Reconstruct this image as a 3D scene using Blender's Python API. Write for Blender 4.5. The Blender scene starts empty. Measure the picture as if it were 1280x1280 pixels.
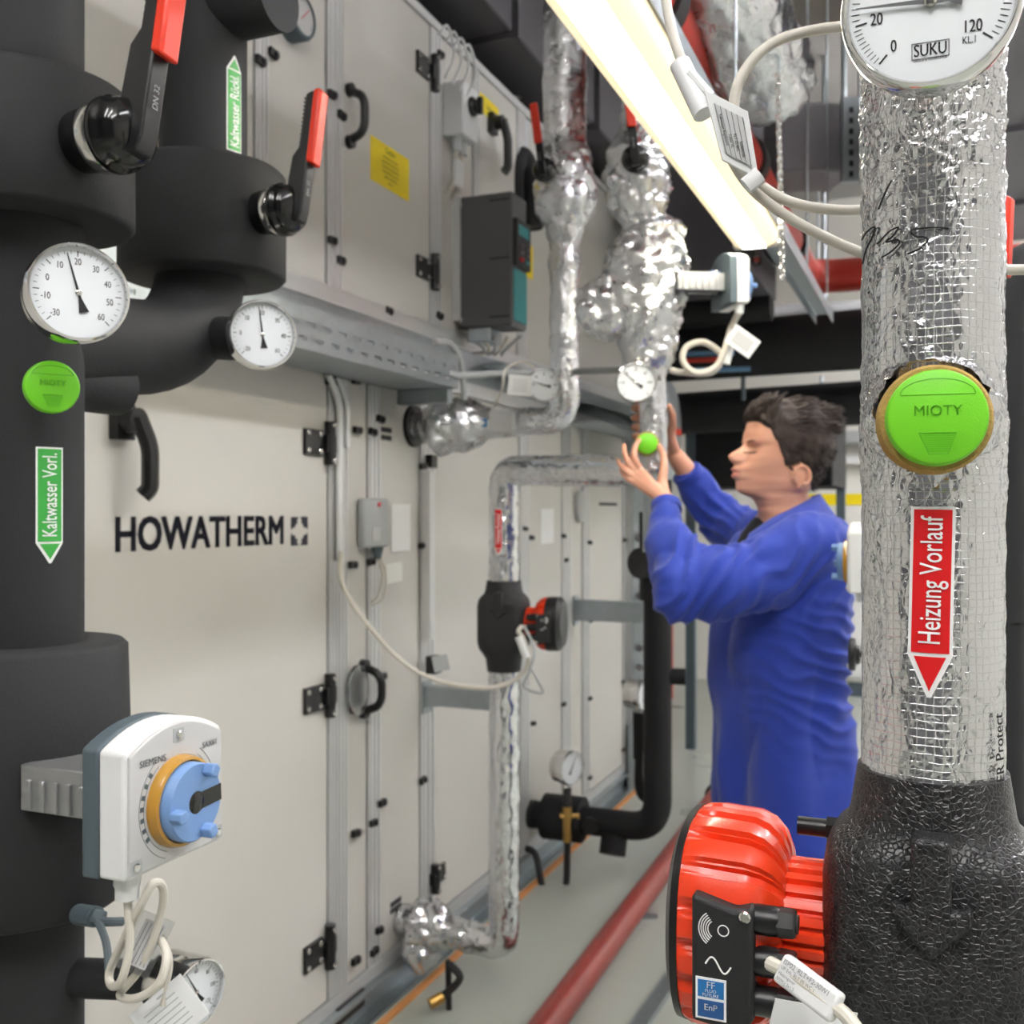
import bpy, bmesh, math, random
import numpy as np
from mathutils import Vector, Matrix, noise
V = Vector
random.seed(7)
pi = math.pi
SC = bpy.context.scene
COL = SC.collection

# ------------------------------------------------------------------ camera, light, exposure
CAMZ, F = 1.54, 1300.0
cam_d = bpy.data.cameras.new('camera')
cam = bpy.data.objects.new('camera', cam_d)
COL.objects.link(cam)
cam.location = (0, 0, CAMZ)
cam.rotation_euler = (pi / 2, 0, 0)
cam_d.sensor_width = 36.0
cam_d.lens = 36.0 * F / 1280.0
cam_d.clip_start = 0.02
cam_d.clip_end = 100
cam_d.dof.use_dof = True
cam_d.dof.focus_distance = 0.72
cam_d.dof.aperture_fstop = cam_d.lens / 1000.0 / 0.0030
SC.camera = cam

SC.view_settings.view_transform = 'Standard'
SC.view_settings.look = 'None'
SC.view_settings.exposure = 0.56
SC.view_settings.gamma = 1.0
SC.view_settings.use_curve_mapping = False
SC.cycles.use_denoising = True
SC.cycles.use_adaptive_sampling = True
SC.cycles.adaptive_threshold = 0.04
SC.cycles.max_bounces = 5
SC.cycles.diffuse_bounces = 3
SC.cycles.glossy_bounces = 3
SC.cycles.transmission_bounces = 6
SC.cycles.transparent_max_bounces = 6
SC.cycles.sample_clamp_indirect = 6.0
SC.cycles.caustics_reflective = False
SC.cycles.caustics_refractive = False

world = bpy.data.worlds.new('room_air')
SC.world = world
world.use_nodes = True
world.node_tree.nodes['Background'].inputs[0].default_value = (0.9, 0.95, 1.0, 1)
world.node_tree.nodes['Background'].inputs[1].default_value = 0.15
LAMP_E = 24.0      # visible pendant luminaire
ROOM_E = 60.0      # fill lamp added beside the camera; the far luminaire shares it
BACK_FILL_E = 66.0      # fill lamps added out of view behind the camera
FAR_FILL_E = 125.0       # stronger fill lamps added out of view deeper in the room

# ------------------------------------------------------------------ frames
TH = math.atan(535.0 / 1300.0)
WD = V((math.sin(TH), math.cos(TH), 0))      # along the unit's front, away from the camera
WN = V((math.cos(TH), -math.sin(TH), 0))     # out of the unit's front, into the aisle
UP = V((0, 0, 1))
DW = 1.63                                    # camera to the unit's front plane

def frame(o, x, y, z):
    M = Matrix.Identity(4)
    for i, a in enumerate((x, y, z)):
        M[0][i], M[1][i], M[2][i] = a[0], a[1], a[2]
    M[0][3], M[1][3], M[2][3] = o[0], o[1], o[2]
    return M

def look(o, z, up=UP):
    """frame at o with local z along the given direction and local y as near to up as can be"""
    z = V(z).normalized()
    up = V(up)
    if abs(z.dot(up.normalized())) > 0.999:
        up = V((0, 1, 0))
    x = up.cross(z).normalized()
    y = z.cross(x)
    return frame(o, x, y, z)

WF = frame(-DW * WN, WD, -WN, UP)
def WL(s, t, z):
    return WF @ V((s, -t, z))

def P(x, y, d):
    return V(((x - 640) / F * d, d, CAMZ - (y - 640) / F * d))

def wp(x, y, t=0.0):
    """wall coordinates (s, z) of a point on the plane t in front of the unit"""
    r = V(((x - 640) / F, 1.0, 0))
    k = -(DW - t) / r.dot(WN)
    return k * r.dot(WD), CAMZ - (y - 640) / F * k

def ws(x, t=0.0):
    return wp(x, 640, t)[0]

def wt(s, x):
    """how far out of the wall a point at station s lies"""
    r = (x - 640) / F
    return s * (WN.x * r - WD.x) / (WN.x + WD.x * r) + DW

def wdep(s, t):
    return WL(s, t, 0).y

# ------------------------------------------------------------------ materials
def lin(c):
    o = []
    for v in c[:3]:
        v = v / 255.0
        o.append(v / 12.92 if v <= 0.04045 else ((v + 0.055) / 1.055) ** 2.4)
    return (o[0], o[1], o[2], 1.0)

MATS = {}
def pmat(name, col, rough=0.5, metal=0.0, var=0.05, vscale=9.0, bump=0.0, bscale=150.0, rvar=0.08, spec=0.5, coat=0.0,
         trans=0.0, sheen=0.0, ior=1.45, sss=0.0):
    if name in MATS:
        return MATS[name]
    m = bpy.data.materials.new(name)
    m.use_nodes = True
    nt = m.node_tree
    b = nt.nodes['Principled BSDF']
    L = nt.links.new
    tc = nt.nodes.new('ShaderNodeTexCoord')
    n1 = nt.nodes.new('ShaderNodeTexNoise')
    n1.inputs['Scale'].default_value = vscale
    n1.inputs['Detail'].default_value = 5
    L(tc.outputs['Object'], n1.inputs['Vector'])
    c = lin(col)
    mix = nt.nodes.new('ShaderNodeMix')
    mix.data_type = 'RGBA'
    mix.inputs['A'].default_value = tuple(max(0, v * (1 - var)) for v in c[:3]) + (1,)
    mix.inputs['B'].default_value = tuple(min(1, v * (1 + var)) for v in c[:3]) + (1,)
    L(n1.outputs['Fac'], mix.inputs['Factor'])
    L(mix.outputs['Result'], b.inputs['Base Color'])
    mr = nt.nodes.new('ShaderNodeMapRange')
    mr.inputs['To Min'].default_value = max(0.02, rough - rvar)
    mr.inputs['To Max'].default_value = min(1, rough + rvar)
    L(n1.outputs['Fac'], mr.inputs['Value'])
    L(mr.outputs['Result'], b.inputs['Roughness'])
    b.inputs['Metallic'].default_value = metal
    b.inputs['Specular IOR Level'].default_value = spec
    b.inputs['IOR'].default_value = ior
    b.inputs['Coat Weight'].default_value = coat
    b.inputs['Coat Roughness'].default_value = 0.15
    b.inputs['Transmission Weight'].default_value = trans
    b.inputs['Sheen Weight'].default_value = sheen
    if sss:
        b.inputs['Subsurface Weight'].default_value = sss
        b.inputs['Subsurface Radius'].default_value = (0.012, 0.005, 0.003)
        b.inputs['Subsurface Scale'].default_value = 1.0
    if bump:
        n2 = nt.nodes.new('ShaderNodeTexNoise')
        n2.inputs['Scale'].default_value = bscale
        n2.inputs['Detail'].default_value = 4
        L(tc.outputs['Object'], n2.inputs['Vector'])
        bp = nt.nodes.new('ShaderNodeBump')
        bp.inputs['Strength'].default_value = bump
        bp.inputs['Distance'].default_value = 0.002
        L(n2.outputs['Fac'], bp.inputs['Height'])
        L(bp.outputs['Normal'], b.inputs['Normal'])
    MATS[name] = m
    return m

def emat(name, col, strength):
    m = bpy.data.materials.new(name)
    m.use_nodes = True
    nt = m.node_tree
    b = nt.nodes['Principled BSDF']
    b.inputs['Base Color'].default_value = lin(col)
    b.inputs['Emission Color'].default_value = lin(col)
    b.inputs['Emission Strength'].default_value = strength
    b.inputs['Roughness'].default_value = 0.4
    MATS[name] = m
    return m

def foilmat(name, scale=70.0, strength=0.8, dist=0.004, rough=0.2, grid=0.0, col=(226, 227, 230), zs=1.0, crease=0.0):
    m = bpy.data.materials.new(name)
    m.use_nodes = True
    nt = m.node_tree
    b = nt.nodes['Principled BSDF']
    L = nt.links.new
    b.inputs['Metallic'].default_value = 1.0
    b.inputs['Base Color'].default_value = lin(col)
    tc = nt.nodes.new('ShaderNodeTexCoord')
    n0 = nt.nodes.new('ShaderNodeTexNoise')
    n0.inputs['Scale'].default_value = scale * 0.35
    n0.inputs['Detail'].default_value = 3
    L(tc.outputs['Object'], n0.inputs['Vector'])
    vm = nt.nodes.new('ShaderNodeVectorMath')
    vm.operation = 'MULTIPLY_ADD'
    vm.inputs[1].default_value = (0.035, 0.035, 0.05)
    L(n0.outputs['Color'], vm.inputs[0])
    st = nt.nodes.new('ShaderNodeMapping')
    st.inputs['Scale'].default_value = (1, 1, zs)
    L(tc.outputs['Object'], st.inputs['Vector'])
    L(st.outputs['Vector'], vm.inputs[2])
    vo = nt.nodes.new('ShaderNodeTexVoronoi')
    vo.feature = 'DISTANCE_TO_EDGE'
    vo.inputs['Scale'].default_value = scale
    L(vm.outputs['Vector'], vo.inputs['Vector'])
    n1 = nt.nodes.new('ShaderNodeTexNoise')
    n1.noise_type = 'RIDGED_MULTIFRACTAL'
    n1.inputs['Scale'].default_value = scale * 0.5
    n1.inputs['Detail'].default_value = 4
    L(vm.outputs['Vector'], n1.inputs['Vector'])
    ad = nt.nodes.new('ShaderNodeMath')
    ad.operation = 'MULTIPLY_ADD'
    ad.inputs[1].default_value = 0.22
    L(n1.outputs['Fac'], ad.inputs[0])
    mn = nt.nodes.new('ShaderNodeMath')
    mn.operation = 'MINIMUM'
    mn.inputs[1].default_value = 0.22
    L(vo.outputs['Distance'], mn.inputs[0])
    L(mn.outputs[0], ad.inputs[2])
    h = ad.outputs[0]
    if crease:
        v3 = nt.nodes.new('ShaderNodeTexVoronoi')
        v3.feature = 'DISTANCE_TO_EDGE'
        v3.inputs['Scale'].default_value = scale * 0.42
        L(vm.outputs['Vector'], v3.inputs['Vector'])
        pw = nt.nodes.new('ShaderNodeMath'); pw.operation = 'POWER'; pw.inputs[1].default_value = 0.6
        L(v3.outputs['Distance'], pw.inputs[0])
        a3 = nt.nodes.new('ShaderNodeMath'); a3.operation = 'MULTIPLY_ADD'; a3.inputs[1].default_value = crease
        L(pw.outputs[0], a3.inputs[0]); L(h, a3.inputs[2])
        h = a3.outputs[0]
    if grid:
        uv = nt.nodes.new('ShaderNodeUVMap')
        vd = nt.nodes.new('ShaderNodeVectorMath')
        vd.operation = 'MULTIPLY_ADD'
        vd.inputs[1].default_value = (0.004, 0.004, 0)
        L(n0.outputs['Color'], vd.inputs[0])
        L(uv.outputs['UV'], vd.inputs[2])
        br = nt.nodes.new('ShaderNodeTexBrick')
        br.offset = 0.0
        br.inputs['Scale'].default_value = 1.0
        br.inputs['Brick Width'].default_value = grid
        br.inputs['Row Height'].default_value = grid
        br.inputs['Mortar Size'].default_value = 0.0004
        br.inputs['Mortar Smooth'].default_value = 0.6
        L(vd.outputs['Vector'], br.inputs['Vector'])
        a2 = nt.nodes.new('ShaderNodeMath')
        a2.operation = 'MULTIPLY_ADD'
        a2.inputs[1].default_value = 0.13
        L(br.outputs['Fac'], a2.inputs[0])
        L(h, a2.inputs[2])
        h = a2.outputs[0]
    bp = nt.nodes.new('ShaderNodeBump')
    bp.inputs['Strength'].default_value = strength
    bp.inputs['Distance'].default_value = dist
    L(h, bp.inputs['Height'])
    L(bp.outputs['Normal'], b.inputs['Normal'])
    mr = nt.nodes.new('ShaderNodeMapRange')
    mr.inputs['To Min'].default_value = max(0.03, rough - 0.1)
    mr.inputs['To Max'].default_value = rough + 0.14
    L(n0.outputs['Fac'], mr.inputs['Value'])
    L(mr.outputs['Result'], b.inputs['Roughness'])
    MATS[name] = m
    return m

FOIL = foilmat('wrinkled_foil', 42, 0.6, 0.006, 0.26)
FOIL_S = foilmat('smooth_foil', 30, 0.35, 0.005, 0.2)
FOIL_N = foilmat('scrim_foil', 85, 0.55, 0.0022, 0.17, grid=0.0052, zs=0.5, crease=1.3)
ELASTO = pmat('black_elastomer', (40, 41, 43), 0.72, var=0.18, vscale=14, bump=0.25, bscale=320, spec=0.35)
ELASTO2 = pmat('black_elastomer_far', (27, 27, 29), 0.72, var=0.2, vscale=8, bump=0.15, bscale=90, spec=0.35)
PANEL = pmat('cream_panel', (205, 202, 196), 0.42, var=0.015, vscale=2.5, spec=0.35)
PANEL_W = pmat('white_panel', (232, 232, 228), 0.4, var=0.015, vscale=2.5, spec=0.35)
ALU = pmat('mill_aluminium', (222, 222, 222), 0.42, 0.7, var=0.05, vscale=18, rvar=0.1)
GALV = pmat('galvanised_steel', (172, 180, 184), 0.42, 1.0, var=0.18, vscale=26, rvar=0.12)
STEEL = pmat('polished_steel', (214, 212, 208), 0.16, 1.0, var=0.03, rvar=0.05)
CHROME = pmat('chrome', (225, 225, 225), 0.07, 1.0, var=0.02, rvar=0.03)
BRASS = pmat('brass', (196, 158, 92), 0.3, 1.0, var=0.1)
BLACKP = pmat('black_plastic', (24, 24, 26), 0.34, var=0.1, spec=0.5)
BLACKG = pmat('glossy_black_plastic', (14, 14, 15), 0.16, var=0.1, spec=0.6)
BLACKM = pmat('matt_black_plastic', (34, 34, 36), 0.6, var=0.1, bump=0.2, bscale=500)
RED = pmat('red_lever_plastic', (222, 52, 26), 0.35, var=0.05)
WHITEP = pmat('white_plastic', (228, 229, 229), 0.42, var=0.02)
GREYP = pmat('grey_plastic', (176, 179, 180), 0.48, var=0.03)
LGREYP = pmat('light_grey_plastic', (196, 196, 196), 0.45, var=0.03)
DGREYP = pmat('slate_grey_plastic', (78, 90, 97), 0.5, var=0.06)
CABLE = pmat('ivory_cable', (206, 201, 190), 0.45, var=0.04)
PAPER = pmat('white_paper', (238, 238, 236), 0.6, var=0.01)
INK = pmat('black_ink', (18, 18, 22), 0.6, var=0.02)
GREENCAP = pmat('green_cap_plastic', (116, 208, 40), 0.42, var=0.03, bump=0.12, bscale=900)
WOOL = pmat('tan_mineral_wool', (178, 146, 84), 0.9, var=0.28, vscale=90, bump=0.9, bscale=380)
DIAL = pmat('dial_white', (232, 236, 240), 0.45, var=0.01)
YELLOW = pmat('yellow_sticker', (240, 214, 18), 0.45, var=0.03)
LREDS = pmat('label_red', (212, 30, 34), 0.35, var=0.02)
LGREEN = pmat('label_green', (58, 158, 66), 0.35, var=0.02)
LWHITE = pmat('label_white', (240, 240, 240), 0.35, var=0.01)
PIPERED = pmat('oxide_red_paint', (134, 52, 45), 0.4, var=0.12, vscale=12)
REDPIPE2 = pmat('fire_red_pipe', (176, 48, 36), 0.4, var=0.1)

# ------------------------------------------------------------------ mesh building
WM = {}
class MB:
    def __init__(s, M=None):
        s.v, s.f, s.uv = [], [], None
        s.M = M
    def add(s, vs, fs, M=None):
        k = len(s.v)
        if M is None:
            M = s.M
        s.v += [tuple(M @ V(p)) for p in vs] if M is not None else [tuple(p) for p in vs]
        s.f += [tuple(i + k for i in f) for f in fs]
        return s
    def box(s, c, size, M=None):
        x, y, z = size[0] / 2, size[1] / 2, size[2] / 2
        vs = [(c[0] + i * x, c[1] + j * y, c[2] + k * z) for k in (-1, 1) for j in (-1, 1) for i in (-1, 1)]
        return s.add(vs, [(0, 2, 3, 1), (4, 5, 7, 6), (0, 1, 5, 4), (2, 6, 7, 3), (0, 4, 6, 2), (1, 3, 7, 5)], M)
    def bb(s, a, b, M=None):
        return s.box([(p + q) / 2 for p, q in zip(a, b)], [abs(q - p) for p, q in zip(a, b)], M)
    def tube(s, path, r, n=12, caps=True, M=None, flat=None):
        path = [V(p) for p in path]
        R = r if isinstance(r, (list, tuple)) else [r] * len(path)
        vs, fs = [], []
        fr = frames(path)
        for p, (a, b), rr in zip(path, fr, R):
            for i in range(n):
                t = 2 * pi * i / n
                vs.append(p + rr * (math.cos(t) * a + math.sin(t) * b * (flat or 1)))
        m = len(path)
        for j in range(m - 1):
            for i in range(n):
                i2 = (i + 1) % n
                fs.append((j * n + i, j * n + i2, (j + 1) * n + i2, (j + 1) * n + i))
        if caps:
            fs.append(tuple(range(n))[::-1])
            fs.append(tuple((m - 1) * n + i for i in range(n)))
        return s.add(vs, fs, M)
    def cyl(s, a, b, r, r2=None, n=24, M=None):
        return s.tube([a, b], [r, r if r2 is None else r2], n, True, M)
    def lathe(s, prof, n=32, M=None):
        vs, fs = [], []
        for r, z in prof:
            for i in range(n):
                t = 2 * pi * i / n
                vs.append((r * math.cos(t), r * math.sin(t), z))
        m = len(prof)
        for j in range(m - 1):
            for i in range(n):
                i2 = (i + 1) % n
                fs.append((j * n + i, j * n + i2, (j + 1) * n + i2, (j + 1) * n + i))
        if prof[0][0] > 1e-6:
            fs.append(tuple(range(n))[::-1])
        if prof[-1][0] > 1e-6:
            fs.append(tuple((m - 1) * n + i for i in range(n)))
        return s.add(vs, fs, M)
    def prism(s, poly, z0, z1, M=None):
        n = len(poly)
        vs = [(p[0], p[1], z0) for p in poly] + [(p[0], p[1], z1) for p in poly]
        fs = [tuple(range(n))[::-1], tuple(range(n, 2 * n))]
        fs += [(i, (i + 1) % n, n + (i + 1) % n, n + i) for i in range(n)]
        return s.add(vs, fs, M)
    def ball(s, c, r, n=16, sc=(1, 1, 1), M=None):
        vs, fs = [], []
        for j in range(n // 2 + 1):
            a = pi * j / (n // 2)
            for i in range(n):
                t = 2 * pi * i / n
                vs.append((c[0] + r * sc[0] * math.sin(a) * math.cos(t), c[1] + r * sc[1] * math.sin(a) * math.sin(t), c[2] + r * sc[2] * math.cos(a)))
        for j in range(n // 2):
            for i in range(n):
                i2 = (i + 1) % n
                fs.append((j * n + i, (j + 1) * n + i, (j + 1) * n + i2, j * n + i2))
        return s.add(vs, fs, M)
    def mesh(s, name, mat, inv=None, smooth=35):
        me = bpy.data.meshes.new(name)
        vs = [tuple(inv @ V(p)) for p in s.v] if inv is not None else s.v
        me.from_pydata(vs, [], s.f)
        bm = bmesh.new()
        bm.from_mesh(me)
        bmesh.ops.remove_doubles(bm, verts=bm.verts, dist=1e-6)
        bmesh.ops.recalc_face_normals(bm, faces=bm.faces)
        bm.to_mesh(me)
        bm.free()
        if s.uv is None:
            pass
        if smooth:
            me.shade_smooth()
            me.set_sharp_from_angle(angle=math.radians(smooth))
        if mat:
            me.materials.append(mat)
        return me
    def build(s, name, mat, parent=None, bevel=0, smooth=35, seg=2, label=None):
        inv = WM[parent.name].inverted() if parent is not None else None
        me = s.mesh(name, mat, inv, smooth)
        o = bpy.data.objects.new(name, me)
        COL.objects.link(o)
        if parent is not None:
            o.parent = parent
            WM[o.name] = WM[parent.name].copy()
        else:
            WM[o.name] = Matrix.Identity(4)
        if bevel:
            bv = o.modifiers.new('edge', 'BEVEL')
            bv.width = bevel
            bv.segments = seg
            bv.limit_method = 'ANGLE'
            bv.angle_limit = math.radians(40)
            bv.harden_normals = False
        if label:
            o['label'] = label
        return o

def frames(path):
    """parallel transported normals along a path"""
    n = len(path)
    ts = []
    for i in range(n):
        a = path[max(0, i - 1)]
        b = path[min(n - 1, i + 1)]
        t = (b - a)
        ts.append(t.normalized() if t.length > 1e-9 else V((0, 0, 1)))
    up = V((0, 0, 1)) if abs(ts[0].z) < 0.9 else V((1, 0, 0))
    a = (up - ts[0] * up.dot(ts[0])).normalized()
    out = []
    for i in range(n):
        a = (a - ts[i] * a.dot(ts[i]))
        a = a.normalized() if a.length > 1e-6 else V((1, 0, 0))
        out.append((a, ts[i].cross(a)))
    return out

def spline(pts, k=8):
    pts = [V(p) for p in pts]
    q = [2 * pts[0] - pts[1]] + pts + [2 * pts[-1] - pts[-2]]
    out = []
    for i in range(1, len(q) - 2):
        p0, p1, p2, p3 = q[i - 1], q[i], q[i + 1], q[i + 2]
        for j in range(k):
            t = j / k
            out.append(0.5 * ((2 * p1) + (p2 - p0) * t + (2 * p0 - 5 * p1 + 4 * p2 - p3) * t * t + (3 * p1 - p0 - 3 * p2 + p3) * t ** 3))
    out.append(pts[-1])
    return out

def bend(pts, r, k=8):
    """polyline with rounded corners"""
    pts = [V(p) for p in pts]
    out = [pts[0]]
    for i in range(1, len(pts) - 1):
        a, b, c = pts[i - 1], pts[i], pts[i + 1]
        u, w = (a - b), (c - b)
        rr = min(r, u.length * 0.49, w.length * 0.49)
        p, q = b + u.normalized() * rr, b + w.normalized() * rr
        for j in range(k + 1):
            t = j / k
            out.append((1 - t) ** 2 * p + 2 * t * (1 - t) * b + t * t * q)
    out.append(pts[-1])
    return out

def resample(path, step):
    path = [V(p) for p in path]
    L = [0.0]
    for a, b in zip(path, path[1:]):
        L.append(L[-1] + (b - a).length)
    n = max(2, int(round(L[-1] / step)) + 1)
    out, j = [], 0
    for i in range(n):
        x = L[-1] * i / (n - 1)
        while j < len(L) - 2 and L[j + 1] < x:
            j += 1
        t = (x - L[j]) / max(1e-9, L[j + 1] - L[j])
        out.append(path[j].lerp(path[j + 1], min(1, max(0, t))))
    return out, L[-1]

def tag(o, label=None, cat=None, group=None, kind=None):
    if label: o['label'] = label
    if cat: o['category'] = cat
    if group: o['group'] = group
    if kind: o['kind'] = kind
    return o

def thing(name, label, cat, M=None, group=None):
    o = bpy.data.objects.new(name, None)
    COL.objects.link(o)
    o.empty_display_size = 0.05
    if M is None:
        M = Matrix.Identity(4)
    elif isinstance(M, Vector):
        M = Matrix.Translation(M)
    o.matrix_world = M
    WM[o.name] = M.copy()
    return tag(o, label, cat, group)

def inst(name, me, M, parent):
    """an object on shared mesh data placed by its world matrix"""
    o = bpy.data.objects.new(name, me)
    COL.objects.link(o)
    if parent is not None:
        o.parent = parent
        o.matrix_local = WM[parent.name].inverted() @ M
    else:
        o.matrix_world = M
    WM[o.name] = M.copy()
    return o

def single(name, mb, mat, label, cat, base, group=None, **k):
    """a thing that is one mesh with its origin at base"""
    M = Matrix.Translation(base) if isinstance(base, Vector) else base
    h = bpy.data.objects.new(name, mb.mesh(name, mat, M.inverted(), k.get('smooth', 35)))
    COL.objects.link(h)
    h.matrix_world = M
    WM[h.name] = M.copy()
    if k.get('bevel'):
        bv = h.modifiers.new('edge', 'BEVEL')
        bv.width = k['bevel']; bv.segments = 2; bv.limit_method = 'ANGLE'; bv.angle_limit = math.radians(40)
    return tag(h, label, cat, group)

def struct(name, mb, mat, smooth=35, bevel=0):
    o = mb.build(name, mat, None, bevel, smooth)
    o['kind'] = 'structure'
    return o

TXT = {}
def text(body, size=1.0, sx=1.0, bold=0.0, align='CENTER', shear=0.0):
    """outline of a line of lettering as flat vertices and faces around the origin"""
    key = (body, sx, bold, align, shear)
    if key not in TXT:
        cu = bpy.data.curves.new('lettering', 'FONT')
        cu.body = body
        cu.align_x = align
        cu.align_y = 'CENTER'
        cu.offset = bold
        cu.shear = shear
        cu.resolution_u = 3
        o = bpy.data.objects.new('lettering', cu)
        COL.objects.link(o)
        dg = bpy.context.evaluated_depsgraph_get()
        me = o.evaluated_get(dg).to_mesh()
        TXT[key] = ([(v.co.x * sx, v.co.y) for v in me.vertices], [tuple(p.vertices) for p in me.polygons])
        bpy.data.objects.remove(o)
        bpy.data.curves.remove(cu)
    vs, fs = TXT[key]
    return [(x * size, y * size, 0.0) for x, y in vs], fs

def put_text(mb, body, size, M, sx=1.0, bold=0.0, align='CENTER', lift=0.0003, wrap=None):
    vs, fs = text(body, size, sx, 0.0, align)
    for b in ((-bold * size, 0.0, bold * size) if bold else (0.0,)):       # a heavier stroke from overlaid copies
        if wrap:
            mb.add([wrap(x + b, y, lift) for x, y, z in vs], fs)
        else:
            mb.add([(x + b, y, lift) for x, y, z in vs], fs, M)
    return mb

def foil_tube(name, path, rad, mat, parent, step=0.01, n=40, amp=0.003, freq=22.0, seed=0.0, fine=0.0, caps=True):
    """foil wrapped insulation: rad(u) gives the radius at arc length fraction u; the surface is crumpled"""
    pts, L = resample(path, step)
    fr = frames(pts)
    vs, uvs, fs = [], [], []
    m = len(pts)
    off = V((seed * 3.1, seed * 1.7, seed * 2.3))
    for j, (p, (a, b)) in enumerate(zip(pts, fr)):
        u = j / (m - 1)
        r = rad(u) if callable(rad) else rad
        am = amp(u) if callable(amp) else amp
        for i in range(n + 1):
            t = 2 * pi * i / n
            d = math.cos(t) * a + math.sin(t) * b
            q = (p + d * r) * freq + off
            h = abs(noise.noise(q)) * 1.5 + 0.6 * abs(noise.noise(q * 2.3)) - 0.6
            if fine:
                h += fine * (0.5 - abs(noise.noise(q * 5.1)) * 1.6)
            vs.append(p + d * (r + am * h))
            uvs.append((t * r, u * L))
    # close the seam exactly
    for j in range(m):
        vs[j * (n + 1) + n] = vs[j * (n + 1)].copy()
    for j in range(m - 1):
        for i in range(n):
            k = j * (n + 1) + i
            fs.append((k, k + 1, k + n + 2, k + n + 1))
    if caps:
        fs.append(tuple(range(n))[::-1])
        fs.append(tuple((m - 1) * (n + 1) + i for i in range(n)))
    inv = WM[parent.name].inverted()
    me = bpy.data.meshes.new(name)
    me.from_pydata([tuple(inv @ v) for v in vs], [], fs)
    uvl = me.uv_layers.new(name='UVMap')
    li = np.zeros(len(me.loops), dtype=np.int32)
    me.loops.foreach_get('vertex_index', li)
    uvl.data.foreach_set('uv', np.array(uvs, dtype=np.float32)[li].ravel())
    me.shade_smooth()
    me.materials.append(mat)
    o = bpy.data.objects.new(name, me)
    COL.objects.link(o)
    o.parent = parent
    WM[o.name] = WM[parent.name].copy()
    return o

def bumpy(points):
    """radius profile from (fraction, radius) pairs, eased between them"""
    def f(u):
        for (a, ra), (b, rb) in zip(points, points[1:]):
            if u <= b:
                t = (u - a) / max(1e-6, b - a)
                t = t * t * (3 - 2 * t)
                return ra + (rb - ra) * t
        return points[-1][1]
    return f
# ------------------------------------------------------------------ the room
FLOORM = pmat('grey_floor_coating', (164, 167, 158), 0.3, var=0.03, vscale=1.2, rvar=0.1, spec=0.5)
WALLM = pmat('white_wall_paint', (226, 224, 216), 0.8, var=0.02, vscale=4)
CEILM = pmat('grey_concrete', (150, 148, 144), 0.85, var=0.12, vscale=5, bump=0.3, bscale=60)
CONC2 = pmat('grey_beam_concrete', (168, 163, 154), 0.85, var=0.1, vscale=5)
S0, S1, T0, T1, ZC = -3.2, 9.58, -1.7, 4.4, 4.3
def slab(a, b):
    return MB(WF).bb((a[0], -a[1], a[2]), (b[0], -b[1], b[2]))
struct('floor', slab((S0, T0, -0.1), (S1, T1, 0)), FLOORM)
struct('ceiling', slab((S0, T0, ZC), (S1, T1, ZC + 0.2)), CEILM)
struct('wall_back', slab((S1, T0, 0), (S1 + 0.2, T1, ZC)), WALLM)
struct('wall_left', slab((S0, T0 - 0.2, 0), (S1, T0, ZC)), WALLM)
DARKW = pmat('dark_grey_wall', (96, 96, 98), 0.8, var=0.05, vscale=3)
struct('wall_right', slab((S0, T1, 0), (S1, T1 + 0.2, ZC)), WALLM)
struct('wall_front', slab((S0 - 0.2, T0, 0), (S0, T1, ZC)), DARKW)
struct('trim_1', slab((S1 - 0.006, 0.3, 1.60), (S1, T1, 1.70)), YELLOW)
for k, (s, z0) in enumerate(((4.9, 3.9), (7.4, 3.9))):
    struct('beam_%d' % (k + 1), slab((s, T0, z0), (s + 0.35, T1, ZC)), CONC2)

# ------------------------------------------------------------------ air handling unit
ahu = thing('air_handling_unit', 'long cream air handling unit with aluminium framing and lettered door', 'ventilation unit', WF @ Matrix.Translation((3.0, 0, 0)))
SE = ws(790)
def wbox(s0, s1, t0, t1, z0, z1, mb=None):
    mb = mb or MB(WF)
    return mb.bb((s0, -t0, z0), (s1, -t1, z1))
ZB, ZM0, ZM1, ZT = 0.10, 1.95, 2.18, 3.25
SL = 0.2
wbox(SL, SE, -1.2, -0.05, ZB, ZT - 0.02).build('casing', PANEL, ahu)
lower = [('panel', 60, 96), ('profile', 96, 103), ('door', 103.5, 408), ('profile', 408.5, 420), ('profile', 420.5, 433), ('panel', 433.5, 458),
         ('profile', 458.5, 474), ('panel', 474.5, 524), ('profile', 524.5, 542), ('panel', 542.5, 648), ('profile', 648.5, 660), ('door', 660.5, 701),
         ('profile', 701.5, 712), ('panel', 712.5, 727), ('profile', 727.5, 736), ('panel', 736.5, 778), ('profile', 778.5, 790)]
upper = [('panel', 60, 317), ('profile', 317.5, 334), ('panel', 334.5, 407), ('profile', 407.5, 427), ('door', 427.5, 536), ('profile', 536.5, 550), ('panel', 550.5, 590),
         ('profile', 590.5, 598), ('door', 598.5, 645), ('profile', 645.5, 656), ('panel', 656.5, 700), ('profile', 700.5, 709), ('panel', 709.5, 778), ('profile', 778.5, 790)]
DOORS = []
def ahu_row(rows, z0, z1):
    for kind, xa, xb in rows:
        sa, sb = ws(xa), ws(xb)
        if xa == 60:
            sa = SL
        if kind == 'profile':
            o = wbox(sa, sb, -0.05, 0.006, z0, z1)
            for fr in (0.18, 0.5, 0.82):                       # the ribs of the extrusion
                c = sa + (sb - sa) * fr
                wbox(c - 0.003, c + 0.003, 0.004, 0.0085, z0, z1, o)
            o.build('profile', ALU, ahu)
        else:
            o = wbox(sa + 0.002, sb - 0.002, -0.05, 0.003 if kind == 'door' else 0.0, z0 + 0.002, z1 - 0.002).build(kind, PANEL, ahu, bevel=0.002)
            if kind == 'door':
                DOORS.append(o)
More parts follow.
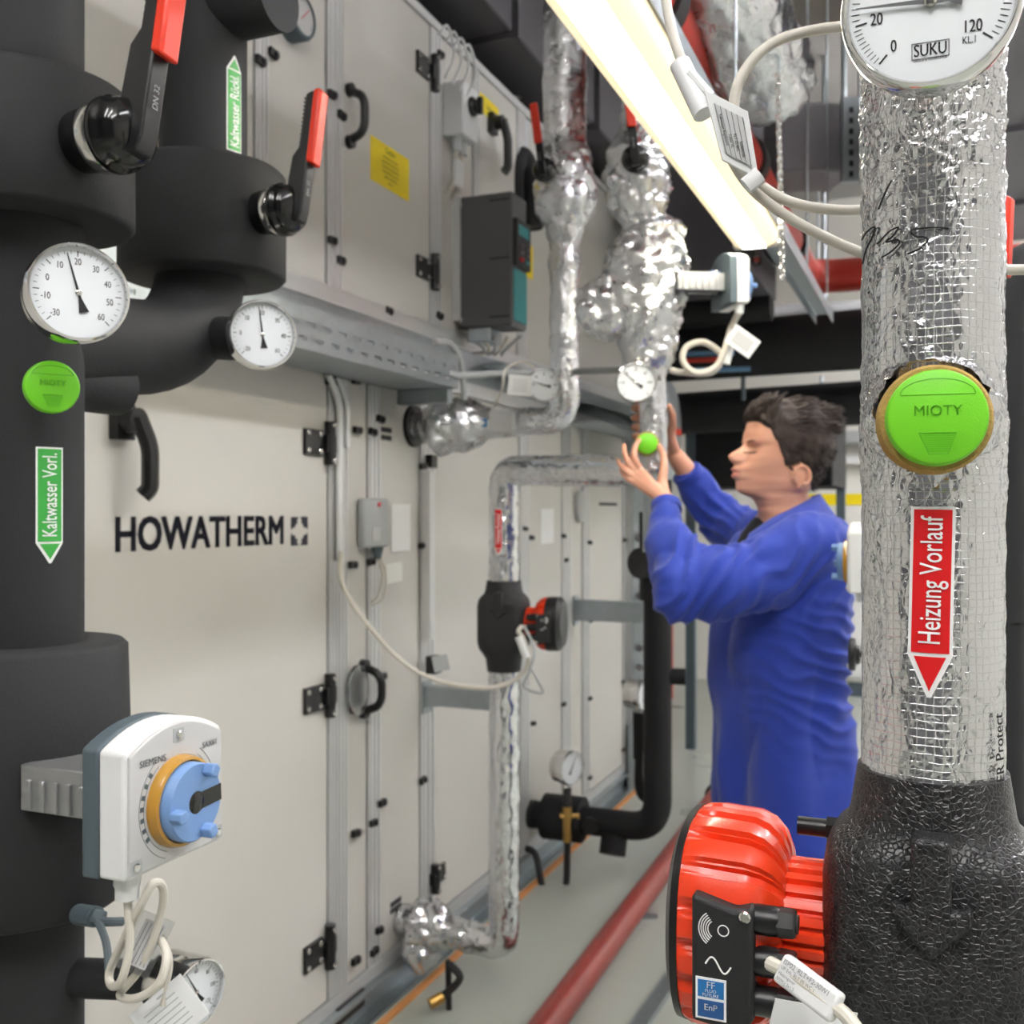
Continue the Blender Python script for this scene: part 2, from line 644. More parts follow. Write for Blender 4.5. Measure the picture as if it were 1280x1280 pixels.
ahu_row(lower, ZB + 0.036, ZM0 + 0.019)
ahu_row(upper, ZM1 + 0.011, ZT - 0.031)
wbox(SL, SE, -0.05, 0.012, ZT - 0.03, ZT).build('top_profile', ALU, ahu)
wbox(SL, SE, -0.05, 0.010, ZM0 + 0.02, ZM0 + 0.07).build('middle_profile', ALU, ahu)
wbox(SL, SE, -0.05, 0.004, ZM0 + 0.07, ZM1 - 0.04).build('middle_web', GALV, ahu)
wbox(SL, SE, -0.05, 0.012, ZM1 - 0.04, ZM1 + 0.01).build('middle_profile', ALU, ahu)
wbox(SL, SE, -0.05, 0.010, ZB - 0.005, ZB + 0.035).build('bottom_profile', ALU, ahu)
bm_ = wbox(SL, SE + 0.02, -0.25, 0.0, 0.0, ZB - 0.006)
wbox(SL, SE + 0.02, 0.0, 0.05, 0.0, 0.008, bm_)
wbox(SL, SE + 0.02, 0.0, 0.035, ZB - 0.02, ZB - 0.006, bm_)
bm_.build('base_frame', GALV, ahu)
tag(single('floor_strip', wbox(SL, SE + 0.1, 0.072, 0.092, 0.0, 0.012), pmat('orange_strip', (206, 142, 84), 0.5), 'thin orange strip lying along the foot of the ventilation unit', 'strip', WF.copy()))
door_logo, door_far, door_up, door_up2 = DOORS

# lettering on the near door
s_a, z_a = wp(142, 671); s_b, z_b = wp(353, 664)
def WS(s, t, z):
    return WF @ Matrix.Translation((s, -t, z)) @ Matrix.Rotation(pi / 2, 4, 'X')   # local x along the wall, y up, z outwards
mb = MB()
for dy in (-0.022, 0.0, 0.022):
    put_text(mb, 'HOWATHERM', 1.0, Matrix.Translation((0, dy, 0)), 1.0, 0.034)
xs = [v[0] for v in mb.v]; ys = [v[1] for v in mb.v]
H = 0.078
kx = (s_b - s_a) / (max(xs) - min(xs)); ky = H / (max(ys) - min(ys))
zc = (z_a + z_b) / 2
mb.v = [tuple(WS((s_a + s_b) / 2, 0.004, zc) @ V((v[0] * kx, v[1] * ky, 0.0004))) for v in mb.v]
NAVY = pmat('navy_print', (26, 28, 44), 0.5, var=0.05)
mb.build('lettering', NAVY, door_logo)
# the star emblem behind the lettering: four curved arrow blades around a bright square
mb = MB(); c_s = (ws(361) + ws(384)) / 2
hw = (ws(384) - ws(361)) / 2 * 0.92
Me = WS(c_s, 0.004, wp(372, 664)[1])
for q in range(4):
    a = q * pi / 2
    poly = [(0.98, 0.10), (0.98, 0.98), (0.10, 0.98), (0.30, 0.72), (0.22, 0.56), (0.46, 0.46), (0.56, 0.22), (0.72, 0.30)]
    pts = [(x * math.cos(a) - y * math.sin(a), x * math.sin(a) + y * math.cos(a)) for x, y in poly]
    mb.prism([(x * hw, y * hw * 0.98) for x, y in pts], 0.0002, 0.0008, Me)
mb.build('emblem', NAVY, door_logo)

# hinges
def hinge_meshes():
    p = MB(); p.prism([(-0.055, -0.036), (0.035, -0.036), (0.035, 0.036), (-0.055, 0.036)], 0, 0.010)
    p.prism([(0.035, -0.024), (0.085, -0.024), (0.085, 0.024), (0.035, 0.024)], 0, 0.022)
    p.cyl((0.060, -0.062, 0.016), (0.060, 0.062, 0.016), 0.016, n=14)
    s = MB()
    s.lathe([(0.0085, 0), (0.0085, 0.003), (0.006, 0.005), (0, 0.005)], 12)
    return p.mesh('hinge', BLACKP), s.mesh('screw', STEEL)
HINGE, SCREW = hinge_meshes()
def hinge(x, y, parent, flip=1, k=1.0):
    s, z = wp(x, y)
    M = WS(s, 0.004, z) @ Matrix.Diagonal((flip * k, k, 1, 1)) if flip > 0 else WS(s, 0.004, z) @ Matrix.Rotation(pi, 4, 'Z') @ Matrix.Diagonal((k, k, 1, 1))
    o = inst('hinge', HINGE, M, parent)
    for a in ((-0.042, -0.024), (-0.042, 0.024), (0.018, -0.024), (0.018, 0.024), (0.06, -0.05), (0.06, 0.05)):
        inst('screw', SCREW, M @ Matrix.Translation((a[0], a[1], 0.010 if a[0] < 0.05 else 0.03)), o)
for y in (553, 873, 1192):
    hinge(391, y, door_logo)
for x, y in ((528, 84), (528, 336)):
    hinge(x, y, door_up)
hinge(546, 1092, door_far, -1, 0.8)

# little black toggle catches
c = MB()
c.prism([(-0.024, -0.012), (0.018, -0.014), (0.026, 0.0), (0.018, 0.014), (-0.024, 0.012)], 0, 0.016)
c.cyl((0.006, 0, 0.012), (0.006, 0, 0.022), 0.010, n=12)
CATCH = c.mesh('catch', BLACKP)
for x, y in ((321, 77), (337, 68), (411, 119), (423, 145), (411, 301), (422, 326), (482, 389), (547, 69), (546, 395), (443, 538), (472, 524), (462, 540), (437, 706), (460, 702),
             (441, 1041), (463, 1028), (474, 1003), (525, 975), (524, 682), (441, 1200), (464, 1188), (470, 1162), (525, 583), (654, 661), (664, 904), (662, 672), (702, 670), (705, 700), (735, 678), (736, 776), (702, 880),
             (735, 873), (735, 972), (779, 675), (777, 763), (777, 852), (777, 937), (474, 845)):
    s, z = wp(x, y)
    inst('catch', CATCH, WS(s, 0.006, z) @ Matrix.Rotation(random.uniform(-0.15, 0.15), 4, 'Z') @ Matrix.Scale(0.8 if x < 600 else 0.7, 4), ahu)
mb = wbox(ws(416), ws(449), 0.006, 0.02, wp(430, 1262)[1] - 0.02, wp(430, 1262)[1] + 0.03); mb.build('corner_cap', BLACKP, ahu)
mb = wbox(ws(404), ws(418), 0.006, 0.02, wp(412, 482)[1], wp(412, 462)[1]); mb.build('corner_cap', BLACKP, ahu)
mb = wbox(ws(437), ws(444), 0.006, 0.02, wp(440, 480)[1], wp(440, 468)[1]); mb.build('corner_cap', BLACKP, ahu)
mb = wbox(ws(530), ws(537), 0.006, 0.03, wp(533, 585)[1], wp(533, 569)[1]); mb.build('corner_cap', BLACKP, ahu)

# handles
def bow_handle(x, y0, y1, parent, out=0.06):
    s, z0 = wp(x, y1); _, z1 = wp(x, y0)
    mb = MB()
    pts = [WL(s, 0.0, z0), WL(s, out * 0.8, z0 + 0.02), WL(s, out, z0 + 0.045), WL(s, out, z1 - 0.045), WL(s, out * 0.8, z1 - 0.02), WL(s, 0.0, z1)]
    mb.tube(bend(pts, 0.02, 4), 0.013, 10)
    mb.cyl(WL(s, 0, z0), WL(s, 0.02, z0), 0.02, n=12); mb.cyl(WL(s, 0, z1), WL(s, 0.02, z1), 0.02, n=12)
    return mb.build('handle', BLACKP, parent)
bow_handle(434, 113, 178, door_up)
def lever(x, y, parent, drop=0.2, k=1.0):
    s, z = wp(x, y)
    mb = MB(WF)
    mb.bb((s - 0.045 * k, 0, z - 0.05 * k), (s + 0.02 * k, -0.035 * k, z + 0.045 * k))
    mb.cyl((s - 0.01 * k, -0.03 * k, z), (s - 0.01 * k, -0.075 * k, z), 0.034 * k, n=18)
    pts = [(s - 0.01 * k, -0.07 * k, z + 0.01), (s + 0.015 * k, -0.08 * k, z - 0.05 * k), (s + 0.02 * k, -0.085 * k, z - 0.08 * k), (s + 0.02 * k, -0.085 * k, z - drop * 0.9), (s + 0.008 * k, -0.07 * k, z - drop)]
    mb.tube(bend(pts, 0.03 * k, 4), [0.023 * k] * len(bend(pts, 0.03 * k, 4)), 8)
    return mb.build('lever_handle', BLACKP, parent, bevel=0.003)
lever(150, 527, door_logo, 0.16, 0.8)
lever(613, 156, door_up2, 0.19, 0.8)
s_h = ws(452)
bow_handle(452, 832, 890, door_logo, 0.07)
CLEAR = pmat('clear_plastic', (235, 238, 240), 0.08, trans=0.95, var=0.0, rvar=0.02)
mb = MB(WF)
s, z = wp(438, 862)
mb.prism([(0.055 * math.cos(a), 0.075 * math.sin(a)) for a in [i * 2 * pi / 24 for i in range(24)]], 0, 0.012, WS(s, 0.02, z))
mb.build('clear_disc', CLEAR, ahu)

# stickers
def sticker(name, x0, x1, y0, y1, mat, lines, label, cat='sticker', t=0.0035, ink=INK):
    sa, sb = ws(x0, t), ws(x1, t)
    za = wp(x0, y1[0], t)[1]; zb = wp(x0, y0[0], t)[1]
    st = thing(name, label, cat, WS((sa + sb) / 2, t, za))
    MB(WF).bb((sa, -t, za), (sb, -t - 0.0008, zb)).build('sheet', mat, st)
    mb = MB()
    for body, fx, fz, size, sx in lines:
        put_text(mb, body, size * (zb - za), WS(sa + (sb - sa) * fx, t + 0.0009, za + (zb - za) * fz), sx, 0.01)
    if lines:
        mb.build('printing', ink, st)
    return st
gl = [('Gefahr', 0.5, 0.86, 0.18, 0.95)] + [('Einstellung nur durch', 0.5, 0.70, 0.085, 0.95), ('geschultes Personal vor', 0.5, 0.59, 0.085, 0.93), ('Arbeiten am Gerät den', 0.5, 0.48, 0.085, 0.95), ('Hauptschalter aus und', 0.5, 0.37, 0.085, 0.95), ('gegen Einschalten', 0.5, 0.26, 0.085, 0.95), ('sichern', 0.5, 0.14, 0.085, 0.95)]
sticker('warning_sticker', 463, 511, (168,), (224,), YELLOW, gl, 'yellow warning sheet with black text beside a bow handle on upper door')
sticker('warning_sticker', 598, 623, (113,), (136,), YELLOW, [('Vorsicht', 0.5, 0.5, 0.34, 0.6)], 'small yellow notice above the lever handle, beyond the white isolator switch')
sticker('warning_sticker', 657, 666, (303,), (345,), YELLOW, [], 'narrow yellow notice on the unit just beyond the grey converter box')
sticker('data_plate', 646, 660, (138,), (172,), pmat('pale_plate', (208, 214, 222), 0.4), [], 'pale data plate on upper casing beyond the lever handle')
sticker('data_plate', 676, 692, (636,), (680,), PAPER, [], 'blank white sheet on lower casing behind the vertical foil pipe')
sticker('data_plate', 489, 513, (630,), (690,), PAPER, [], 'white sheet on narrow panel just behind the grey damper drive')
mb = MB()
s, z = wp(721, 633)
mb.prism([(0.05 * math.cos(a), 0.075 * math.sin(a)) for a in [i * 2 * pi / 24 for i in range(24)]], 0, 0.02, WS(s, 0.006, z))
mb.prism([(0.036 * math.cos(a), 0.058 * math.sin(a)) for a in [i * 2 * pi / 24 for i in range(24)]], 0.02, 0.023, WS(s, 0.006, z))
mb.build('inspection_window', LGREYP, ahu)
for x0, x1, y0 in ((749, 771, 630), (473, 489, 536), (473, 489, 546), (488, 501, 1132), (488, 501, 1140)):
    s0_, z0_ = wp(x0, y0); s1_ = ws(x1)
    wbox(s0_, s1_, 0, 0.002, z0_ - 0.008, z0_ + 0.008).build('mark', BLACKM, ahu)

# cable tray with slots
tray = thing('cable_tray', 'perforated galvanised cable tray running along the middle of the unit', 'cable tray', WL(2.4, 0.1, 1.93))
ts0, ts1, tz0, tz1, tt = 0.9, ws(572, 0.22), 1.93, 2.035, 0.22
mb = MB(WF)
mb.bb((ts0, -0.02, tz0), (ts1, -tt, tz0 + 0.003))
mb.bb((ts0, -0.02, tz0), (ts1, -0.023, tz1))
mb.bb((ts0, -0.02, tz1), (ts1, -0.035, tz1 + 0.004))
mb.build('tray_bed', GALV, tray)
# front flange built around two rows of slots
mb = MB(WF)
rows = [tz0 + 0.026, tz0 + 0.062]
mb.bb((ts0, -tt, tz0), (ts1, -tt - 0.003, rows[0] - 0.005))
mb.bb((ts0, -tt, rows[0] + 0.005), (ts1, -tt - 0.003, rows[1] - 0.005))
mb.bb((ts0, -tt, rows[1] + 0.005), (ts1, -tt - 0.003, tz1))
mb.bb((ts0, -tt + 0.014, tz1 - 0.003), (ts1, -tt, tz1))
for k, z in enumerate(rows):
    p = ts0 + (0.035 if k else 0.0)
    while p < ts1 - 0.08:
        mb.bb((p, -tt, z - 0.006), (p + 0.036, -tt - 0.003, z + 0.006))
        p += 0.072
    mb.bb((p, -tt, z - 0.006), (ts1, -tt - 0.003, z + 0.006))
mb.build('side_rail', GALV, tray)
mb = MB(WF)
mb.bb((ts1 - 0.03, -0.02, tz0 - 0.045), (ts1 + 0.005, -0.2, tz0 - 0.002))
mb.build('bracket', GALV, tray)
wbox(ws(700), ws(782), 0.01, 0.2, 1.95, 1.957).build('tray_bed', GALV, tray)
sh = thing('wall_tray', 'flat galvanised shelf rail continuing beyond the converter box', 'cable tray', WL(4.0, 0.05, 2.1))
wbox(ws(600), SE, 0.012, 0.10, 2.10, 2.106, None).build('bed', GALV, sh)
wbox(ws(600), SE, 0.097, 0.10, 2.05, 2.106, None).build('side_rail', GALV, sh)

# frequency converter
s_f = ws(567)
t_f = wt(s_f, 640)
d_f = wdep(s_f, t_f)
zf0, zf1 = CAMZ - (406 - 640) / F * d_f, CAMZ - (238 - 640) / F * d_f
rr_ = (661 - 640) / F
s_f2 = s_f + 0.145
FCG = pmat('charcoal_box', (86, 86, 88), 0.5, var=0.05)
fc = thing('frequency_converter', 'charcoal grey drive box with teal stripe and keypad on the upper casing', 'drive unit', WL(s_f, 0, zf0))
mb = wbox(s_f, s_f2, 0.02, t_f, zf0, zf1)
mb.build('housing', FCG, fc, bevel=0.008)
wbox(s_f - 0.01, s_f + 0.02, 0.0, 0.03, zf0 + 0.03, zf1 - 0.0).build('back_plate', ALU, fc)
TEAL = pmat('teal_plastic', (46, 134, 138), 0.4)
hf = zf1 - zf0
wbox(s_f + 0.012, s_f2 - 0.012, t_f, t_f + 0.005, zf0 + 0.02, zf0 + hf * 0.43).build('teal_cover', TEAL, fc, bevel=0.002)
kp = wbox(s_f + 0.004, s_f2 - 0.006, t_f, t_f + 0.018, zf0 + hf * 0.45, zf0 + hf * 0.80).build('keypad', BLACKM, fc, bevel=0.003)
for q in range(6):
    zz = zf0 + hf * (0.49 + 0.05 * (q // 2)); ss = s_f + 0.03 + 0.06 * (q % 2)
    wbox(ss, ss + 0.03, t_f + 0.018, t_f + 0.021, zz, zz + 0.012).build('button', (LREDS if q == 0 else TEAL if q == 1 else FCG), kp)
wbox(s_f + 0.02, s_f2 - 0.03, t_f + 0.018, t_f + 0.019, zf0 + hf * 0.68, zf0 + hf * 0.76).build('display', TEAL, kp)
for z in (zf0 + 0.03, zf0 + hf * 0.5, zf1 - 0.03):                         # vents and screws on the side
    mb = MB(WF); mb.bb((s_f - 0.002, -t_f * 0.62, z), (s_f + 0.002, -t_f + 0.01, z + 0.006))
    mb.build('vent_slot', BLACKM, fc)
    inst('screw', SCREW, look(WL(s_f, t_f * 0.12, z), -WD), fc)
mb = MB(WF)
mb.bb((s_f + 0.01, -0.05, zf0 - 0.05), (s_f2 - 0.02, -t_f * 0.6, zf0))
mb.build('gland_plate', GALV, fc, bevel=0.004)
for k in range(5):
    mb = MB()
    a = WL(s_f + 0.02 + 0.01 * k, 0.06 + 0.045 * k, zf0 - 0.03)
    b = WL(s_f + 0.06 + 0.02 * k, 0.05 + 0.02 * k, 2.12)
    mid = (a + b) / 2 + WN * (0.05 - 0.02 * k) + V((0, 0, -0.02))
    mb.tube(spline([a, mid, b], 8), 0.006, 8)
    mb.build('cable', CABLE if k % 2 else GREYP, fc)
# a curved black hose rising behind the converter
hz = thing('air_hose', 'black flexible duct stub bulging above the converter keypad', 'hose', WL(s_f2, 0.1, zf1))
pa = [P(640, 262, 4.35), P(640, 215, 4.35), P(650, 197, 4.4), P(660, 215, 4.42), P(664, 250, 4.42), P(664, 285, 4.42)]
MB().tube(spline(pa, 6), 0.05, 14).build('hose_body', ELASTO2, hz)

# isolator switch
s_i = ws(553); t_i = wt(s_i, 579); d_i = wdep(s_i, t_i)
zi0, zi1 = CAMZ - (166 - 640) / F * d_i, CAMZ - (98 - 640) / F * d_i
iso = thing('isolator_switch', 'white isolator box with black rotary knob on the upper casing', 'switch box', WL(s_i, 0, zi0))
wbox(s_i, s_i + 0.13, 0.0, t_i, zi0, zi1).build('housing', WHITEP, iso, bevel=0.006)
Mk = WS(s_i + 0.07, t_i, (zi0 + zi1) / 2 + 0.02)
mb = MB(); mb.lathe([(0.034, 0), (0.034, 0.012), (0.024, 0.016), (0.024, 0.03), (0, 0.03)], 20, Mk); mb.box((0, 0, 0.034), (0.016, 0.06, 0.02), Mk)
mb.build('knob', BLACKP, iso, bevel=0.002)
for k in range(2):
    a = WL(s_i + 0.03 + 0.05 * k, t_i * 0.5, zi0)
    mb = MB(); mb.cyl(a, a - UP * 0.05, 0.017, n=14); mb.build('gland', GREYP, iso)
    mb = MB(); mb.tube(spline([a - UP * 0.04, a - UP * 0.14 - WN * 0.01, a - UP * 0.22 - WN * 0.05], 6), 0.008, 8); mb.build('cable', CABLE, iso)
s_n = ws(567, 0.06)
mb = wbox(s_n, s_n + 0.05, 0.06, 0.075, zi0 - 0.19, zi0 - 0.10); mb.build('cable_tag', WHITEP, iso)
rods = thing('cable_bundle', 'clear looped cables above the white isolator box', 'cable', WL(s_i, 0.02, zi1))
for k in range(4):
    mb = MB(); a = P(548 + 9 * k, 44 + 8 * k, 3.45)
    mb.tube(spline([a, a + V((0.03, 0, 0.03)), a + V((0.05, 0.05, -0.04)), a + V((0.02, 0.05, -0.12))], 6), 0.005, 8)
    mb.build('cable', WHITEP, rods)

# differential pressure dial high on the casing
DPG = thing('pressure_dial', 'grey round dial gauge high on casing behind the black pipe stub', 'gauge', WS(*((ws(381, 0.05)), 0.0, wp(381, 20, 0.05)[1])))
Mg = WM[DPG.name]
mb = MB(); mb.lathe([(0.062, 0), (0.062, 0.04), (0.058, 0.048), (0.050, 0.05), (0.050, 0.044), (0, 0.044)], 32, Mg); mb.build('case', DGREYP, DPG)
mb = MB(); mb.lathe([(0.05, 0.044), (0.05, 0.0455), (0, 0.0455)], 32, Mg); mb.build('dial', LGREYP, DPG)
mb = MB()
for k in range(21):
    a = math.radians(210 - 12 * k); M2 = Mg @ Matrix.Rotation(a, 4, 'Z')
    mb.box((0.043, 0, 0.046), (0.008, 0.0012, 0.0006), M2)
mb.build('scale_marks', INK, DPG)
mb = MB(); mb.box((0.012, 0, 0.047), (0.05, 0.002, 0.001), Mg @ Matrix.Rotation(0.8, 4, 'Z')); mb.build('needle', LREDS, DPG)

# damper drive (grey box) with its own cable
s_d = ws(444); t_d = wt(s_d, 459); d_d = wdep(s_d, t_d)
zd0, zd1 = CAMZ - (685 - 640) / F * d_d, CAMZ - (623 - 640) / F * d_d
dd = thing('damper_drive', 'grey rounded damper drive box with red button on aluminium profile', 'actuator', WL(s_d, 0.01, zd0))
mb = MB(WF); s2_ = ws(490, t_d)
mb.prism([(s_d, 0.008), (s_d, t_d - 0.012), (s_d + 0.02, t_d), (s2_ - 0.02, t_d), (s2_, t_d - 0.012), (s2_, 0.008)], zd0, zd1, WF @ Matrix.Diagonal((1, -1, 1, 1)))
mb.build('housing', GREYP, dd, bevel=0.006)
inst('button', SCREW, WS(s_d + 0.07, t_d, zd1 - 0.018), dd).data = MB().lathe([(0.007, 0), (0.007, 0.004), (0, 0.004)], 12).mesh('button', LREDS)
mb = wbox(s_d + 0.03, s_d + 0.075, t_d, t_d + 0.003, zd0 + 0.02, zd0 + 0.06); mb.build('cover_plate', LGREYP, dd, bevel=0.001)
mb = MB(); a = WL(s_d + 0.09, t_d * 0.6, zd0); mb.cyl(a, a - UP * 0.035, 0.02, 0.012, n=14); mb.build('gland', DGREYP, dd)
cb = MB(); dq = a.y
cb.tube(spline([a - UP * 0.03, P(478, 720, dq), P(470, 748, dq), P(452, 752, dq), P(437, 730, dq), P(432, 700, dq + 0.02)], 8), 0.0042, 8)
cb.tube(spline([a - UP * 0.03 + WD * 0.01, P(482, 715, dq), P(480, 745, dq), P(462, 756, dq), P(440, 742, dq)], 8), 0.0035, 8)
cb.build('cable', CABLE, dd)
mb = MB(); mb.prism([(0, 0), (0.05, 0.01), (0.05, -0.05), (0, -0.06)], 0, 0.001, look(P(483, 706, dq), (0.3, -1, 0))); mb.build('paper_tag', PAPER, dd)

# conduits down the casing from the tray
cond = thing('conduit', 'pair of ivory plastic conduits clipped to the profile below the tray', 'conduit', WL(ws(430), 0.02, 0.9))
for x, r in ((424, 0.011), (434, 0.008)):
    s = ws(x, 0.02)
    top = [WL(s - 0.05, 0.02, 1.92), WL(s, 0.02, 1.86)]
    zb_ = wp(x, 700 if x == 424 else 560, 0.02)[1]
    MB().tube(bend([WL(s - 0.06, 0.02, 1.93), WL(s, 0.02, 1.87), WL(s, 0.02, zb_)], 0.04, 5), r, 10).build('conduit_pipe', WHITEP, cond)
# long slack cable from the conduit to the small red pump
cable_pump = MB()
cable_pump.tube(spline([WL(ws(426, .03), 0.03, wp(426, 690, .03)[1]), P(428, 730, 2.95), P(455, 775, 2.95), P(500, 825, 3.0), P(545, 850, 3.05), P(600, 860, 3.1), P(640, 852, 3.12), P(660, 830, 3.12), P(655, 800, 3.1), P(648, 790, 3.1), P(652, 783, 3.12)], 8), 0.007, 10)
single('power_cable', cable_pump, CABLE, 'slack ivory cable sagging from the conduit to the small red pump', 'cable', P(500, 825, 3.0))

# aluminium angle conduits on the next profile
s = ws(533, 0.02)
mb2 = wbox(s - 0.014, s + 0.014, 0.008, 0.04, wp(533, 800, 0.02)[1], wp(533, 590, 0.02)[1])
single('cable_duct', mb2, ALU, 'bright metal cable duct clipped on the profile above the shelf bracket', 'cable duct', WL(s, 0.02, 1.2))
sb2 = thing('junction_block', 'black clamp with grey tag hanging above the shelf bracket', 'clamp', WL(s, 0.05, 1.0))
wbox(s - 0.03, s + 0.02, 0.03, 0.07, wp(532, 845, .05)[1], wp(532, 822, .05)[1]).build('clamp_body', BLACKP, sb2, bevel=0.004)
mb = MB(); mb.box((0, 0, 0), (0.05, 0.05, 0.0015), look(P(551, 829, 3.3), (0.1, -1, 0.1)) @ Matrix.Rotation(0.2, 4, 'Z')); mb.build('grey_tag', GREYP, sb2)

# bracket arms
def bracket(x0, x1, y0, y1, label, z_h):
    s = ws(x0); t1 = wt(s, x1); d = wdep(s, t1 * 0.5)
    z1 = CAMZ - (y0 - 640) / F * d
    br = thing('shelf_bracket', label, 'bracket', WL(s, 0, z1 - z_h))
    mb = MB(WF)
    mb.add([(s, 0, z1 - z_h), (s, -t1, z1 - z_h * 0.55), (s, -t1, z1), (s, 0, z1), (s + 0.003, 0, z1 - z_h), (s + 0.003, -t1, z1 - z_h * 0.55), (s + 0.003, -t1, z1), (s + 0.003, 0, z1)],
           [(0, 1, 2, 3), (4, 7, 6, 5), (0, 4, 5, 1), (1, 5, 6, 2), (2, 6, 7, 3), (3, 7, 4, 0)])
    mb.bb((s, 0, z1), (s + 0.045, -t1, z1 + 0.003))
    mb.build('arm', GALV, br)
    MB(WF).bb((s + 0.042, 0, z1 - z_h), (s + 0.045, -t1, z1)).build('rear_web', GALV, br)
    wbox(s - 0.01, s + 0.055, 0.004, 0.012, z1 - z_h - 0.02, z1 + 0.02).build('foot_plate', GALV, br)
bracket(527, 613, 862, 0, 'tapered galvanised wall bracket behind the vertical foil pipe', 0.07)
bracket(716, 800, 752, 0, 'galvanised wall bracket reaching from the casing above the small red pump', 0.10)
# ------------------------------------------------------------------ shared builders for fittings
def xy(v):
    return V((v.x, v.y, 0))

class Cyl:
    """a vertical pipe surface to lay things on; u is arc length to the right of the side facing the aisle camera"""
    def __init__(s, ax, R, d=None):
        s.a = xy(ax); s.R = R
        s.f = (-s.a).normalized()
        s.r = V((-s.f.y, s.f.x, 0))
    def at(s, u, z, lift=0.0):
        p = s.a + (s.R + lift) * (math.cos(u / s.R) * s.f + math.sin(u / s.R) * s.r)
        return V((p.x, p.y, z))
    def px(s, x, y, lift=0.0):
        d = s.a.length
        off = (x - (640 + F * s.a.x / s.a.y)) / F * s.a.y * s.a.y / d
        u = s.R * math.asin(max(-0.98, min(0.98, off / s.R)))
        p = s.at(u, 0, lift)
        return u, CAMZ - (y - 640) / F * p.y
    def normal(s, u):
        return math.cos(u / s.R) * s.f + math.sin(u / s.R) * s.r

def cyl_label(name, cy, xpx, y0, y1, w, col, body, label, up=False, tilt=0.0, head=None, sx=0.62):
    u0, za = cy.px(xpx, y1); _, zb = cy.px(xpx, y0)
    H = zb - za
    hd = head or w * 0.75
    st = thing(name, label, 'pipe label', frame(cy.at(u0, za), cy.r, -cy.f, UP))
    ct, sn = math.cos(tilt), math.sin(tilt)
    zm = (za + zb) / 2
    def wrap(x, y, l):
        if up: y0_ = y
        X = x * ct - y * sn; Y = x * sn + y * ct
        return cy.at(u0 + X, zm + Y, l)
    def grid(mb, poly_fn, ya, yb, l, nx=8, ny=14):
        vs, fs = [], []
        for j in range(ny + 1):
            y = ya + (yb - ya) * j / ny
            hw = poly_fn(y)
            for i in range(nx + 1):
                vs.append(wrap(-hw + 2 * hw * i / nx, y, l))
        for j in range(ny):
            for i in range(nx):
                k = j * (nx + 1) + i
                fs.append((k, k + 1, k + nx + 2, k + nx + 1))
        mb.add(vs, fs)
    sgn = 1 if up else -1
    tip = sgn * H / 2; shoulder = tip - sgn * hd; butt = -tip
    bw = 0.0020
    def outer(y):
        d = (tip - y) * sgn
        return w / 2 if d >= hd else max(0.001, w / 2 * (d / hd) * 0.94 + 0.0012)
    mb = MB(); grid(mb, outer, butt, shoulder, 0.0008); grid(mb, outer, shoulder, tip, 0.0008)
    sheet = mb.build('sheet', LWHITE, st, smooth=60)
    mb = MB(); grid(mb, lambda y: w / 2 - bw, butt + sgn * bw, shoulder - sgn * bw * 0.6, 0.0013); mb.build('colour_band', col, st, smooth=60)
    mb = MB(); grid(mb, lambda y: max(0.0003, (w / 2 - bw * 1.6) * max(0.0, (tip - y) * sgn - bw * 2.2) / (hd - bw * 2.2)), shoulder + sgn * bw * 0.6, tip - sgn * bw * 2.2, 0.0013); mb.build('arrow_head', col, st, smooth=60)
    vs, fs = text(body, 1.0, sx, 0.006)
    L = max(v[0] for v in vs) - min(v[0] for v in vs)
    Hh = max(v[1] for v in vs) - min(v[1] for v in vs)
    band = abs(shoulder - butt) - bw * 4
    k = min(band * 0.94 / L, w * 0.62 / Hh * 1.1)
    ym = (butt + shoulder) / 2
    mb = MB()
    mb.add([wrap(-v[1] * k, ym + v[0] * k, 0.0022) for v in vs], fs)
    mb.build('lettering', LWHITE, st, smooth=0)
    return st

